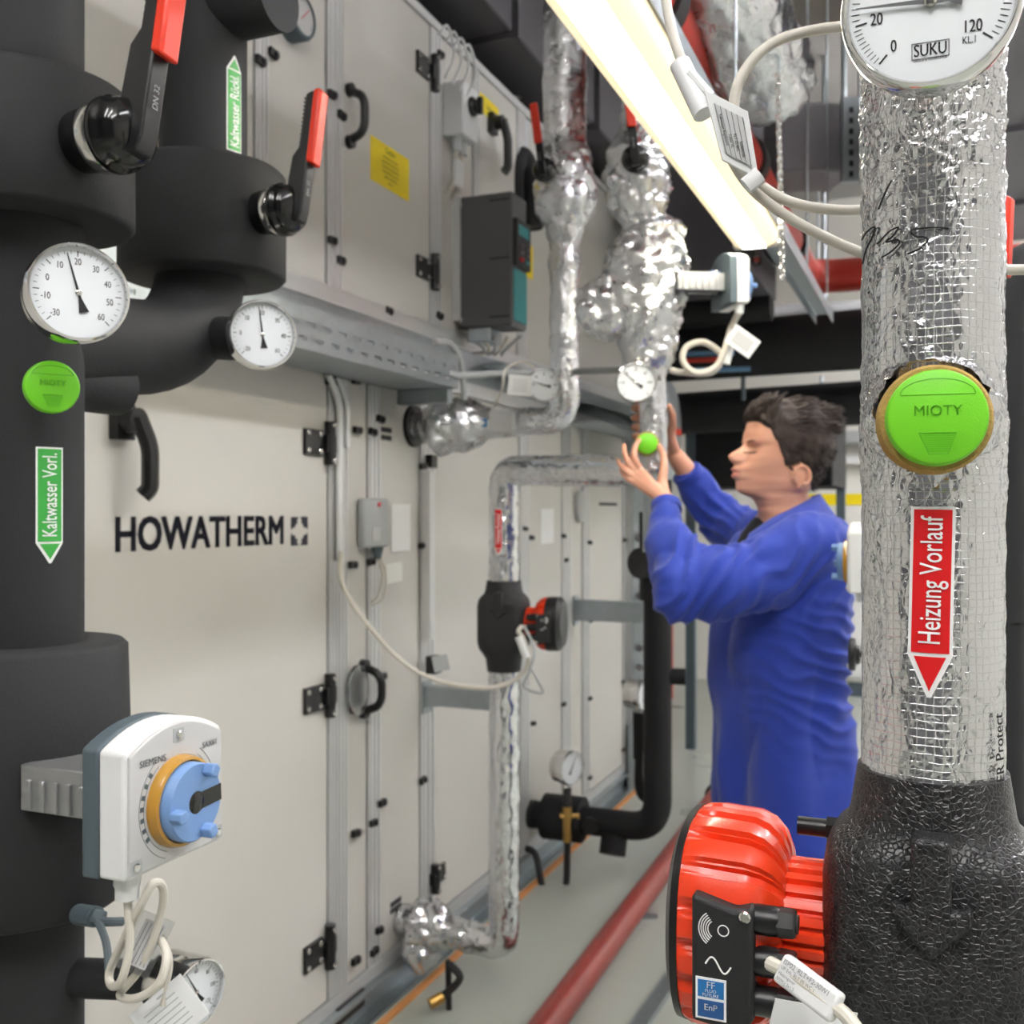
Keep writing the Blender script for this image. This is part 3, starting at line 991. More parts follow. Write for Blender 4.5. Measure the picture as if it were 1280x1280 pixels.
def gauge(label, c, nrm, R, needle=100, depth=0.03, lo=225, hi=-45, nums=(), stem=None, detail=1, name='dial_gauge', case=STEEL, up=UP, text_k=1.0):
    g = thing(name, label, 'gauge', look(c, nrm, up))
    M = WM[g.name]
    mb = MB(); mb.lathe([(R * 0.86, -depth), (R * 0.93, -depth * 0.95), (R * 0.93, -0.004), (R * 0.90, -0.002), (0, -0.002)], 48, M); mb.build('case', case, g)
    mb = MB(); mb.lathe([(R * 0.93, -depth * 0.45), (R * 0.99, -depth * 0.42), (R, -depth * 0.3), (R, 0.001), (R * 0.975, 0.005), (R * 0.93, 0.0055), (R * 0.905, 0.002), (R * 0.9, -0.002)], 64, M)
    mb.f = [f for f in mb.f if len(f) == 4]
    mb.build('bezel', CHROME, g)
    mb = MB(); mb.lathe([(R * 0.905, -0.0018), (R * 0.905, -0.0012), (0, -0.0012)], 48, M); mb.build('dial', DIAL, g)
    mb = MB()
    n = 60 if detail > 1 else (30 if detail else 12)
    for k in range(n + 1):
        a = math.radians(lo + (hi - lo) * k / n)
        big = k % (10 if detail > 1 else 5 if detail else 2) == 0
        ln = R * (0.115 if big else 0.065); th = R * (0.016 if big else 0.008)
        if not detail: th *= 1.6
        mb.box((R * 0.84 - ln / 2, 0, -0.001), (ln, th, 0.0003), M @ Matrix.Rotation(a, 4, 'Z'))
    mk = mb.build('scale_marks', INK, g, smooth=0)
    if nums:
        mb = MB()
        for k, tx in enumerate(nums):
            if tx is None: continue
            a = math.radians(lo + (hi - lo) * k / (len(nums) - 1))
            put_text(mb, tx, R * 0.19 * text_k, M @ Matrix.Translation((R * 0.62 * math.cos(a), R * 0.62 * math.sin(a), -0.0012)), 0.72, 0.006)
        mb.build('numerals', INK, g, smooth=0)
    mb = MB()
    Mn = M @ Matrix.Rotation(math.radians(needle), 4, 'Z')
    mb.prism([(-R * 0.14, -R * 0.03), (R * 0.80, -R * 0.008), (R * 0.80, R * 0.008), (-R * 0.14, R * 0.03)], 0.0, 0.0006, Mn)
    mb.prism([(-R * 0.12, -R * 0.03), (-R * 0.40, -R * 0.10), (-R * 0.40, R * 0.10), (-R * 0.12, R * 0.03)], 0.0, 0.0006, Mn)
    mb.build('needle', INK, g, smooth=0)
    mb = MB(); mb.lathe([(R * 0.06, -0.001), (R * 0.06, 0.0012), (R * 0.03, 0.002), (0, 0.002)], 16, M); mb.build('hub', STEEL, g)
    if stem is not None:
        mb = MB(); mb.tube([M @ V((0, 0, -depth + 0.002)), stem], R * 0.2, 16); mb.build('stem', STEEL, g)
    return g

def sensor_cap(label, c, nrm, R, parent_ring=True, ring=0.02, words=True):
    g = thing('wireless_sensor', label, 'sensor', look(c, nrm))
    M = WM[g.name]
    mb = MB(); mb.lathe([(R * 0.86, -0.016), (R * 0.97, -0.0155), (R * 1.0, -0.013), (R * 1.0, -0.0075), (R * 0.965, -0.0065), (R * 0.965, -0.005), (R * 0.985, -0.0035), (R * 0.97, -0.0008), (R * 0.93, 0.0), (0, 0.0)], 72, M)
    body = mb.build('cap', GREENCAP, g, smooth=50)
    if words:
        mb = MB(); put_text(mb, 'MIOTY', R * 0.30, M @ Matrix.Translation((0, R * 0.12, 0)), 1.02, 0.004, lift=0.0006)
        vs = list(mb.v); 
        mb.build('lettering', pmat('green_emboss', (96, 182, 34), 0.45), g, smooth=0)
        mb = MB()
        arc = [M @ V((R * 0.72 * math.cos(a), R * 0.46 + R * 0.33 * math.sin(a), 0.0)) for a in [pi * i / 24 for i in range(25)]]
        mb.tube(arc + [arc[0]], R * 0.012, 6)
        mb.build('embossed_arc', pmat('green_emboss', (96, 182, 34)), g)
        mb = MB()
        tr = [M @ V((R * x, R * y, 0)) for x, y in ((-0.36, -0.32), (0.36, -0.32), (0.20, -0.76), (-0.16, -0.76), (-0.36, -0.32))]
        mb.tube(tr, R * 0.012, 6)
        for k in range(9):
            y = -0.34 - 0.045 * k; hw = 0.35 - 0.36 * (0.045 * k)
            mb.box((0.01 * R, R * y, 0), (2 * R * hw, R * 0.012, 0.0006), M)
        mb.build('embossed_arrow', pmat('green_emboss', (96, 182, 34)), g)
    if ring:
        mb = MB(); mb.lathe([(R * 1.16, -0.012 - ring), (R * 1.15, -0.018), (R * 1.09, -0.0145), (R * 0.8, -0.0140)], 48, M)
        mb.build('wool_collar', WOOL, g)
    return g

def valve_lever(label, hub, nrm, lean, k=1.0, hubk=1.0):
    """ball valve handle: a round glossy hub with an upright lever that carries a red grip"""
    g = thing('valve_lever', label, 'valve lever', look(hub, nrm, lean))
    M = WM[g.name] @ Matrix.Scale(k, 4)
    h = hubk
    mb = MB(); mb.lathe([(0.030 * h, -0.05), (0.033 * h, -0.012), (0.037 * h, -0.008), (0.037 * h, 0.0), (0.034 * h, 0.003), (0.034 * h, 0.009), (0.030 * h, 0.019), (0.018 * h, 0.026), (0.0, 0.027)], 40, M)
    hb = mb.build('hub', BLACKG, g, smooth=50)
    mb = MB(); mb.lathe([(0.0335 * h, -0.026), (0.0342 * h, -0.024), (0.0342 * h, -0.014), (0.0335 * h, -0.012)], 40, M); mb.f = [f for f in mb.f if len(f) == 4]
    mb.build('collar_ring', STEEL, g)
    Ms = M @ Matrix(((0, 0, 1, 0), (0, 1, 0, 0), (-1, 0, 0, 0), (0, 0, 0, 1)))      # side profile (x = -z outwards, y along) extruded across
    S = lambda pts: [(-z, y) for z, y in pts]
    mb = MB()
    mb.prism(S([(0.020, -0.026), (0.034, -0.026), (0.040, -0.01), (0.044, 0.075), (0.048, 0.19), (0.042, 0.194), (0.030, 0.19), (0.024, 0.10), (0.012, 0.085), (0.006, 0.03), (0.012, 0.0)]), -0.011, 0.011, Ms)
    lv = mb.build('lever', BLACKP, g, bevel=0.0025)
    mb = MB()
    for q in range(14):
        y = 0.092 + q * 0.0068
        mb.prism(S([(0.0265 + 0.0001 * q, y), (0.0225 + 0.00025 * q, y + 0.002), (0.0225 + 0.00025 * q, y + 0.0045), (0.0270, y + 0.006)]), -0.0085, 0.0085, Ms)
    mb.build('serration', BLACKP, lv)
    mb = MB()
    mb.prism(S([(0.040, 0.072), (0.055, 0.066), (0.060, 0.19), (0.055, 0.197), (0.044, 0.195)]), -0.0125, 0.0125, Ms)
    mb.build('grip', RED, g, bevel=0.004, seg=3)
    mb = MB(); put_text(mb, 'DN 32', 0.010, M @ Matrix.Translation((0, 0.03, 0.0425)) @ Matrix.Rotation(pi / 2, 4, 'Z'), 0.9, 0.01); mb.build('cast_mark', GREYP, lv, smooth=0)
    return g

def foil_blob(name, c, r, mat, parent, sc=(1, 1, 1), amp=0.012, freq=14.0, n=56, seed=0.0):
    vs, fs = [], []
    for j in range(n // 2 + 1):
        a = pi * j / (n // 2)
        for i in range(n):
            t = 2 * pi * i / n
            d = V((math.sin(a) * math.cos(t), math.sin(a) * math.sin(t), math.cos(a)))
            p = V((d.x * sc[0], d.y * sc[1], d.z * sc[2])) * r
            q = (c + p) * freq + V((seed, seed * 2, 0))
            h = abs(noise.noise(q)) * 1.5 + 0.7 * abs(noise.noise(q * 2.2)) - 0.6
            vs.append(c + p + d * amp * h)
    for j in range(n // 2):
        for i in range(n):
            i2 = (i + 1) % n
            fs.append((j * n + i, (j + 1) * n + i, (j + 1) * n + i2, j * n + i2))
    mb = MB(); mb.add(vs, fs)
    return mb.build(name, mat, parent, smooth=180)

# ------------------------------------------------------------------ near chilled water pipe (black, far left)
A = xy(P(28, 640, 1.20)); RA = 0.0665
pA = thing('chilled_water_pipe', 'nearest thick black insulated riser with two wide flange collars', 'pipe', V((A.x, A.y, 0)))
def vert(a, z):
    return V((a.x, a.y, z))
MB().tube([vert(A, 0.0), vert(A, 0.6), vert(A, 1.2), vert(A, 1.9), vert(A, 2.6), vert(A, 3.4)], RA, 48).build('insulated_pipe', ELASTO, pA)
def collar(parent, a, R, z0, z1, bulge=0.0):
    mb = MB(); mb.lathe([(RA * 0.9, z0), (R - 0.006, z0), (R, z0 + 0.006), (R + bulge, (z0 + z1) / 2), (R, z1 - 0.006), (R - 0.006, z1), (RA * 0.9, z1)], 64, Matrix.Translation((a.x, a.y, 0)))
    return mb.build('flange_collar', ELASTO, parent, smooth=50)
collar(pA, A, 0.123, 1.870, 2.022)
collar(pA, A, 0.115, 1.094, 1.390, 0.004)
# side branch into the unit
ba = vert(A, 1.70)
MB().tube([ba, ba + WD * 0.15], 0.036, 32).build('side_branch', ELASTO, pA)

B = xy(P(254, 640, 1.55)); RB = 0.064
pB = thing('chilled_water_pipe', 'black insulated riser behind the first one, with collar and swept elbow', 'pipe', V((B.x, B.y, 1.4)))
eb = CAMZ + 0.235
path = bend([vert(B, 3.4), vert(B, 2.3), vert(B, eb), V((A.x, A.y, eb - 0.03)) + (B - A).normalized() * 0.02], 0.17, 12)
MB().tube(path, RB, 40).build('insulated_pipe', ELASTO, pB)
collar(pB, B, 0.121, 1.885, 2.045)
sb_ = vert(B, CAMZ + 0.745)
MB().tube([sb_, sb_ + WN * 0.135], 0.05, 32).build('test_stub', ELASTO, pB)
st0 = vert(B, eb + 0.02) + V((0.0, -0.03, 0)); gBc = P(328, 418, 1.405)
nB = V((0.47, -0.88, 0.02)).normalized()
MB().tube([st0 + V((0.0, 0.0, 0.0)), gBc - nB * 0.036], 0.031, 28).build('gauge_sleeve', ELASTO, pB)
gauge('dial gauge at the end of a black sleeve on the second riser', gBc, nB, 0.047, 97, 0.03, nums=('-20', '0', '10', '20', '30', '40', '60'), detail=1)
gA = P(98, 366, 1.06); nA = V((0.60, -0.80, 0.03)).normalized()
gauge('larger tilted dial gauge on the nearest black riser', gA, nA, 0.0512, 105, 0.036, nums=('-30', '-10', '0', '10', '20', '30', '40', '50', '60'), detail=1, stem=vert(A, gA.z) + nA * 0.05)
sensor_cap('green round sensor cap on the nearest black riser', P(66, 483, 1.115), V((0.54, -0.84, 0)), 0.0283, ring=0)
cyA = Cyl(A, RA); cyB = Cyl(B, RB)
cyl_label('pipe_label', cyA, 61, 559, 704, 0.0305, LGREEN, 'Kaltwasser Vorl.', 'green arrow label pointing down on the nearest black riser')
cyl_label('pipe_label', cyB, 292, 70, 190, 0.0285, LGREEN, 'Kaltwasser Rückl.', 'green arrow label pointing up on the second black riser', up=True)
hA = P(150, 168, 1.10); valve_lever('red gripped valve lever at the top of the nearest riser', hA, V((0.90, -0.43, 0)), V((0.06, 0.12, 1)), 1.09, 1.0)
hB = P(357, 262, 1.46); valve_lever('red gripped valve lever on the collar of the second riser', hB, V((0.90, -0.43, 0)), V((0.06, 0.12, 1)), 0.86, 1.15)

# ------------------------------------------------------------------ right hand heating pipe in foil
C = xy(P(1165, 640, 0.70)); RC = 0.0448
pC = thing('foil_heating_pipe', 'thick pipe in wrinkled silver foil standing closest to the camera', 'pipe', V((C.x, C.y, 1.35)))
zc0 = CAMZ - (1000 - 640) / F * 0.66
def ampC(u):
    z = zc0 + u * (2.0 - zc0)
    a = 0.0008
    for zz, w, k in ((1.80, 0.07, 0.0022), (1.60, 0.045, 0.0014)):
        a += k * math.exp(-((z - zz) / w) ** 2)
    return a
def radC(u):
    z = zc0 + u * (2.0 - zc0)
    return RC + 0.0014 * math.exp(-((z - 1.59) / 0.03) ** 2) + 0.0025 * max(0, (1.40 - z) / 0.05) * 0.2
foil_tube('foil_jacket', [vert(C, zc0), vert(C, 2.0)], radC, FOIL_N, pC, 0.0018, 200, ampC, 46.0, 3.0, fine=0.9)
cyC = Cyl(C, RC + 0.0012)
foil_tube('foil_collar', [V((C.x, C.y, 1.603)) + cyC.f * 0.022, V((C.x, C.y, 1.603)) + cyC.f * 0.050], bumpy([(0, 0.044), (0.5, 0.040), (1, 0.0335)]), FOIL_N, pC, 0.002, 90, 0.003, 60.0, 5.0, fine=0.8, caps=False)
cap_n = V((-0.29, -0.955, 0.0)).normalized()
sensor_cap('large green sensor cap on the foil pipe closest to the camera', P(1172, 521, 0.628), cap_n, 0.0295, ring=0.03)
cyl_label('pipe_label', cyC, 1164, 633, 872, 0.0262, LREDS, 'Heizung Vorlauf', 'red arrow label pointing down on the closest foil pipe', tilt=-0.022, head=0.027, sx=0.70)
# pen marks
mb = MB()
strokes = [[(1080, 300), (1087, 290), (1097, 284), (1094, 297), (1086, 312), (1081, 330)],
           [(1101, 305), (1115, 290), (1126, 285), (1120, 295), (1111, 303), (1124, 300), (1127, 305), (1116, 316), (1106, 322)],
           [(1184, 286), (1168, 285), (1142, 288), (1146, 296), (1156, 297), (1160, 302), (1150, 312), (1137, 318)],
           [(1102, 262), (1110, 242), (1118, 226)], [(1092, 100), (1100, 98)]]
for st in strokes:
    mb.tube(spline([cyC.at(*cyC.px(x, y), 0.0014) for x, y in st], 5), 0.0006, 6)
mb.build('pen_marks', INK, pC)
mb = MB()
u0, z0 = cyC.px(1242, 940)
put_text(mb, 'VER Protect', 0.0125, None, 0.8, 0.02, wrap=lambda x, y, l: cyC.at(u0 - y - 0.06 * x, z0 + x, 0.0022))
mb.build('printed_name', INK, pC, smooth=0)

# big thermometer at the top
gc = P(1163, 1, 0.585); gn = V((-0.36, -0.93, -0.05)).normalized()
Rg = 0.0485
gF = thing('dial_gauge', 'large chrome rimmed thermometer at the top of the closest foil pipe', 'gauge', look(gc, gn))
M = WM[gF.name]
mb = MB(); mb.lathe([(Rg * 0.8, -0.03), (Rg * 0.93, -0.028), (Rg * 0.93, -0.003), (0, -0.003)], 64, M); mb.build('case', STEEL, gF)
mb = MB(); mb.lathe([(Rg * 0.92, -0.016), (Rg * 0.985, -0.0155), (Rg, -0.013), (Rg, -0.003), (Rg * 0.992, -0.001), (Rg * 0.975, 0.0012), (Rg * 0.945, 0.0022), (Rg * 0.915, 0.0012), (Rg * 0.905, -0.0012), (Rg * 0.90, -0.003)], 96, M)
mb.f = [f for f in mb.f if len(f) == 4]; mb.build('bezel', CHROME, gF, smooth=50)
mb = MB(); mb.lathe([(Rg * 0.905, -0.0028), (Rg * 0.905, -0.002), (0, -0.002)], 64, M); mb.build('dial', DIAL, gF)
def fang(v):     # scale: degrees on the dial of a reading
    return 228 - 38 * v / 20 if v <= 20 else 190 - 228 * (v - 20) / 100.0
mb = MB()
for k in range(0, 61):
    v = k * 2
    a = math.radians(fang(v)); big = v % 20 == 0; midl = v % 10 == 0
    ln = Rg * (0.13 if big else 0.10 if midl else 0.085); th = Rg * (0.020 if big else 0.007)
    mb.box((Rg * (0.87 if not big else 0.84) - ln / 2, 0, -0.0018), (ln, th, 0.0003), M @ Matrix.Rotation(a, 4, 'Z'))
mb.build('scale_marks', INK, gF, smooth=0)
mb = MB()
for v in range(0, 121, 20):
    a = math.radians(fang(v)); r = 0.60 if v < 100 else 0.57
    put_text(mb, str(v), Rg * 0.20, M @ Matrix.Translation((Rg * r * math.cos(a), Rg * r * math.sin(a), -0.0018)), 0.72, 0.012)
put_text(mb, 'KL.1', Rg * 0.115, M @ Matrix.Translation((Rg * 0.42, -Rg * 0.50, -0.0018)), 0.75, 0.008)
put_text(mb, '°C', Rg * 0.16, M @ Matrix.Translation((0, Rg * 0.45, -0.0018)), 0.8, 0.008)
mb.build('numerals', INK, gF, smooth=0)
mb = MB()
put_text(mb, 'SUKU', Rg * 0.20, M @ Matrix.Translation((0, -Rg * 0.545, -0.0018)), 0.72, 0.012)
put_text(mb, 'DRUCK & TEMPERATUR', Rg * 0.038, M @ Matrix.Translation((0, -Rg * 0.655, -0.0018)), 0.9, 0.0)
for x0, y0, w, h in ((0, -0.455, 0.40, 0.008), (0, -0.635, 0.40, 0.008), (-0.2, -0.545, 0.008, 0.19), (0.2, -0.545, 0.008, 0.19)):
    mb.box((Rg * x0, Rg * y0, -0.0016), (Rg * w, Rg * h, 0.0002), M)
mb.build('maker_mark', INK, gF, smooth=0)
Mn = M @ Matrix.Rotation(math.radians(177), 4, 'Z')
mb = MB(); mb.prism([(0, -Rg * 0.03), (Rg * 0.82, -Rg * 0.006), (Rg * 0.82, Rg * 0.006), (0, Rg * 0.03)], 0.0, 0.0005, Mn)
mb.prism([(0.0, -Rg * 0.035), (-Rg * 0.20, -Rg * 0.03), (-Rg * 0.36, -Rg * 0.11), (-Rg * 0.34, Rg * 0.09), (-Rg * 0.2, Rg * 0.03), (0, Rg * 0.035)], 0.0, 0.0005, Mn)
mb.build('needle', pmat('grey_needle', (120, 122, 124), 0.3, 0.6), gF, smooth=0)
mb = MB(); mb.lathe([(Rg * 0.07, -0.002), (Rg * 0.07, 0.001), (Rg * 0.04, 0.002), (0, 0.002)], 20, M); mb.build('hub', STEEL, gF)
mb = MB(); mb.tube([M @ V((0, 0, -0.028)), V((C.x, C.y, gc.z - 0.004)) + cyC.f * 0.03], 0.011, 20); mb.build('stem', STEEL, gF)

# ------------------------------------------------------------------ circulator pump with black foam shell below the foil pipe
def eppmat():
    m = bpy.data.materials.new('black_bead_foam'); m.use_nodes = True
    nt = m.node_tree; b = nt.nodes['Principled BSDF']; L = nt.links.new
    tc = nt.nodes.new('ShaderNodeTexCoord')
    vo = nt.nodes.new('ShaderNodeTexVoronoi'); vo.feature = 'DISTANCE_TO_EDGE'; vo.inputs['Scale'].default_value = 290
    L(tc.outputs['Object'], vo.inputs['Vector'])
    mr = nt.nodes.new('ShaderNodeMapRange'); mr.inputs['From Max'].default_value = 0.16
    L(vo.outputs['Distance'], mr.inputs['Value'])
    bp = nt.nodes.new('ShaderNodeBump'); bp.inputs['Strength'].default_value = 0.6; bp.inputs['Distance'].default_value = 0.0009
    L(mr.outputs['Result'], bp.inputs['Height']); L(bp.outputs['Normal'], b.inputs['Normal'])
    v2 = nt.nodes.new('ShaderNodeTexVoronoi'); v2.inputs['Scale'].default_value = 290
    L(tc.outputs['Object'], v2.inputs['Vector'])
    hs = nt.nodes.new('ShaderNodeMix'); hs.data_type = 'RGBA'
    hs.inputs['A'].default_value = lin((20, 20, 22)); hs.inputs['B'].default_value = lin((38, 38, 40))
    sp = nt.nodes.new('ShaderNodeSeparateColor'); L(v2.outputs['Color'], sp.inputs['Color'])
    L(sp.outputs['Red'], hs.inputs['Factor']); L(hs.outputs['Result'], b.inputs['Base Color'])
    b.inputs['Roughness'].default_value = 0.34
    b.inputs['Specular IOR Level'].default_value = 0.5
    return m
EPP = eppmat()
PRED = pmat('pump_red_enamel', (226, 62, 28), 0.3, var=0.06, vscale=60, coat=0.35, bump=0.12, bscale=500)

def superloft(mb, secs, M, n=64):
    """secs: (z, half x, half y, exponent, centre x, centre y)"""
    vs, fs = [], []
    for z, a, b, e, cx, cy in secs:
        for i in range(n):
            t = 2 * pi * i / n
            c, s = math.cos(t), math.sin(t)
            vs.append((cx + a * math.copysign(abs(c) ** (2 / e), c), cy + b * math.copysign(abs(s) ** (2 / e), s), z))
    m = len(secs)
    for j in range(m - 1):
        for i in range(n):
            i2 = (i + 1) % n
            fs.append((j * n + i, j * n + i2, (j + 1) * n + i2, (j + 1) * n + i))
    fs.append(tuple(range(n))[::-1]); fs.append(tuple((m - 1) * n + i for i in range(n)))
    return mb.add(vs, fs, M)

def arrow_poly(sc):
    return [(x * sc, y * sc) for x, y in ((-0.3, 1.0), (0.3, 1.0), (0.3, -0.15), (0.62, -0.02), (0.62, -0.30), (0.0, -0.95), (-0.62, -0.30), (-0.62, -0.02), (-0.3, -0.15))]

def pump_head(mb, M, r0, r1, prof, ribs, depth, n=240, sq=2.6):
    """ribbed housing around local z: prof is (z, radius, rib share)"""
    vs, fs = [], []
    for z, r, k in prof:
        for i in range(n):
            t = 2 * pi * i / n
            c, s = math.cos(t), math.sin(t)
            e = (abs(c) ** sq + abs(s) ** sq) ** (-1 / sq)
            w = ((t * ribs / (2 * pi)) % 1.0)
            g = 1.0 if 0.22 < w < 0.78 else (0.0 if w < 0.10 or w > 0.90 else 0.5)
            vs.append((c * (r * e - depth * k * (1 - g)), s * (r * e - depth * k * (1 - g)), z))
    m = len(prof)
    for j in range(m - 1):
        for i in range(n):
            i2 = (i + 1) % n
            fs.append((j * n + i, j * n + i2, (j + 1) * n + i2, (j + 1) * n + i))
    fs.append(tuple(range(n))[::-1]); fs.append(tuple((m - 1) * n + i for i in range(n)))
    return mb.add(vs, fs, M)

def circulator(label, base, axis, k=1.0, near=True, flip=1):
    """base: where the motor axis meets the pipe axis; axis: horizontal direction of the motor"""
    axis = V(axis).normalized()
    side = UP.cross(axis).normalized() * flip
    g = thing('circulator_pump', label, 'pump', Matrix.Translation(base))
    Mz = frame(base, side, axis, UP) @ Matrix.Scale(k, 4)          # x = side, y = motor direction, z = up
    Ma = frame(base, side, UP, axis) @ Matrix.Scale(k, 4)          # z = motor direction, y = up  (left handed mirror is harmless here)
    Ma = frame(base, -side, UP, axis) @ Matrix.Scale(k, 4)
    mb = MB()
    zt = 0.117
    superloft(mb, [(-0.135, 0.046, 0.046, 2.2, 0, 0), (-0.10, 0.050, 0.050, 2.3, 0, 0), (-0.085, 0.056, 0.058, 2.8, 0, 0), (-0.07, 0.062, 0.066, 3.6, 0, 0), (-0.05, 0.064, 0.0685, 4.5, 0, 0),
                   (0.048, 0.064, 0.0685, 4.5, 0, 0), (0.064, 0.062, 0.0665, 4.0, 0, 0), (0.074, 0.057, 0.061, 3.2, 0, 0), (0.081, 0.0525, 0.0545, 2.6, 0, 0), (0.088, 0.0510, 0.0520, 2.3, 0, 0), (zt, 0.0475, 0.0475, 2.1, 0, 0), (zt, 0.043, 0.043, 2.0, 0, 0)], Mz, 72)
    mb.build('foam_shell', EPP if near else BLACKM, g, smooth=60)
    for sg in ((1,) if near else (1, -1)):                          # moulded arrow on the broad side
        Mr = frame(base + (side * 0.063 * sg + UP * 0.050) * k, -axis * sg, UP, side * sg) @ Matrix.Scale(k, 4)
        mb = MB(); mb.prism(arrow_poly(0.038), -0.022, 0.010, Mr); mb.build('moulded_arrow', EPP if near else BLACKM, g, bevel=0.004 * k, seg=3, smooth=60)
    mb = MB()
    pump_head(mb, Ma, 0, 0, [(0.06, 0.044, 1), (0.104, 0.044, 1)], 26, 0.004, 312, 2.0)
    mb.build('motor', PRED, g, smooth=30)
    mb = MB()
    pump_head(mb, Ma, 0, 0, [(0.092, 0.040, 0.2), (0.094, 0.050, 0.6), (0.099, 0.061, 1), (0.106, 0.068, 1), (0.116, 0.072, 1), (0.142, 0.0735, 0.9), (0.154, 0.0725, 0.5), (0.159, 0.070, 0)], 18, 0.0085, 320, 2.5)
    mb.build('head_housing', PRED, g, smooth=40)
    z_d = 0.158 if near else 0.128
    mb = MB(); superloft(mb, [(z_d, 0.0745, 0.0745, 2.6, 0, 0), (0.160, 0.0735, 0.0735, 2.6, 0, 0), (0.171, 0.060, 0.060, 2.4, 0, 0)] if not near else [(0.158, 0.0715, 0.0715, 2.5, 0, 0), (0.163, 0.0705, 0.0705, 2.5, 0, 0), (0.168, 0.060, 0.060, 2.4, 0, 0)], Ma, 64); mb.build('display_cover', BLACKP, g)
    # terminal box on the aisle side
    ms = -1.0                                                       # local -x of Ma is +side
    mb = MB()
    Mb = frame(base + axis * (-0.028 * k) + UP * 0.013 * k, -axis, UP, side) @ Matrix.Scale(k, 4)          # x runs from the head back to the pipe, z towards the viewer
    box = [(-0.174, -0.058), (-0.142, -0.062), (-0.134, -0.052), (-0.134, 0.020), (-0.146, 0.018), (-0.174, 0.025)]
    mb.prism(box, 0.055, 0.079, Mb)
    tb = mb.build('terminal_box', BLACKM, g, bevel=0.003 * k)
    for q, yy in enumerate((0.010, -0.017, -0.043)):
        a = Mb @ V((-0.136, yy, 0.066)); dv = (Mb @ V((1, 0.0, 0)) - Mb @ V((0, 0, 0))).normalized()
        Mg = look(a, dv) @ Matrix.Scale(k * 0.86, 4)
        mb = MB(); mb.lathe([(0.0105, -0.004), (0.0112, 0.004), (0.0112, 0.017), (0.010, 0.020), (0.0085, 0.020)], 24, Mg); gl_ = mb.build('cable_gland', BLACKP, g)
        mb = MB(); mb.lathe([(0.0112, 0.0185), (0.0115, 0.021), (0.0108, 0.030), (0.0095, 0.032), (0.0, 0.032)], 6, Mg); mb.build('gland_nut', BLACKP, gl_)
        if q != 1:
            mb = MB(); mb.lathe([(0.007, 0.0315), (0.007, 0.0335), (0.004, 0.0335), (0, 0.0325)], 12, Mg); mb.build('plug', BLACKM, gl_)
    for yy in (0.015, -0.057):
        inst('screw', SCREW, Mb @ Matrix.Translation((-0.139, yy, 0.079)) @ Matrix.Scale(0.45, 4), tb)
    mb = MB(); Mi = Mb @ Matrix.Translation((0, 0, 0.0792))
    for rr in (0.006, 0.0075, 0.009, 0.0105, 0.012):
        mb.tube([Mi @ V((-0.157 + rr * math.cos(a), 0.004 + rr * math.sin(a), 0)) for a in [math.radians(125 + 10 * i) for i in range(12)]], 0.0004 * k, 5)
    mb.tube([Mi @ V((-0.153 + 0.0035 * math.cos(a), 0.004 + 0.0035 * math.sin(a), 0)) for a in [2 * pi * i / 16 for i in range(17)]], 0.0004 * k, 5)
    mb.tube([Mi @ V((-0.1645 + 0.0165 * i / 20, -0.019 + 0.0048 * math.sin(2 * pi * i / 20), 0)) for i in range(21)], 0.0006 * k, 5)
    mb.build('symbols', LWHITE, tb)
    if near:
        mb = MB(); mb.bb((-0.171, -0.055, 0.0790), (-0.151, -0.028, 0.0796), Mb); mb.build('rating_sticker', LWHITE, tb)
        mb = MB(); mb.bb((-0.1695, -0.0405, 0.0796), (-0.1525, -0.0295, 0.0800), Mb); mb.build('blue_field', pmat('sticker_blue', (36, 112, 176), 0.4), tb)
        mb = MB(); mb.bb((-0.1695, -0.0535, 0.0796), (-0.1525, -0.0425, 0.0800), Mb); mb.build('blue_field', pmat('sticker_navy', (40, 84, 140), 0.4), tb)
        mb = MB()
        for tx, yy, sz in (('FF', -0.0325, 0.0062), ('FLUO', -0.0362, 0.0030), ('FUTURE', -0.0390, 0.0030), ('EnP', -0.0470, 0.0058)):
            put_text(mb, tx, sz, Mb @ Matrix.Translation((-0.161, yy, 0.0800)), 1.0, 0.01)
        mb.build('sticker_lettering', LWHITE, tb, smooth=0)
    return g
pump_base = V((C.x, C.y, CAMZ - (1176 - 640) / F * 0.70))
pf = circulator('large red pump in black foam shell under the closest foil pipe', pump_base, -WN, 1.0)
# gland on the far side of the head
q_ = pump_base - WN * 0.090 + UP * 0.062 + WD * 0.02
MB().cyl(q_, q_ + WN * 0.022, 0.0065, n=16).cyl(q_ + WN * 0.020, q_ + WN * 0.031, 0.0085, n=6).build('rear_gland', BLACKP, pf)

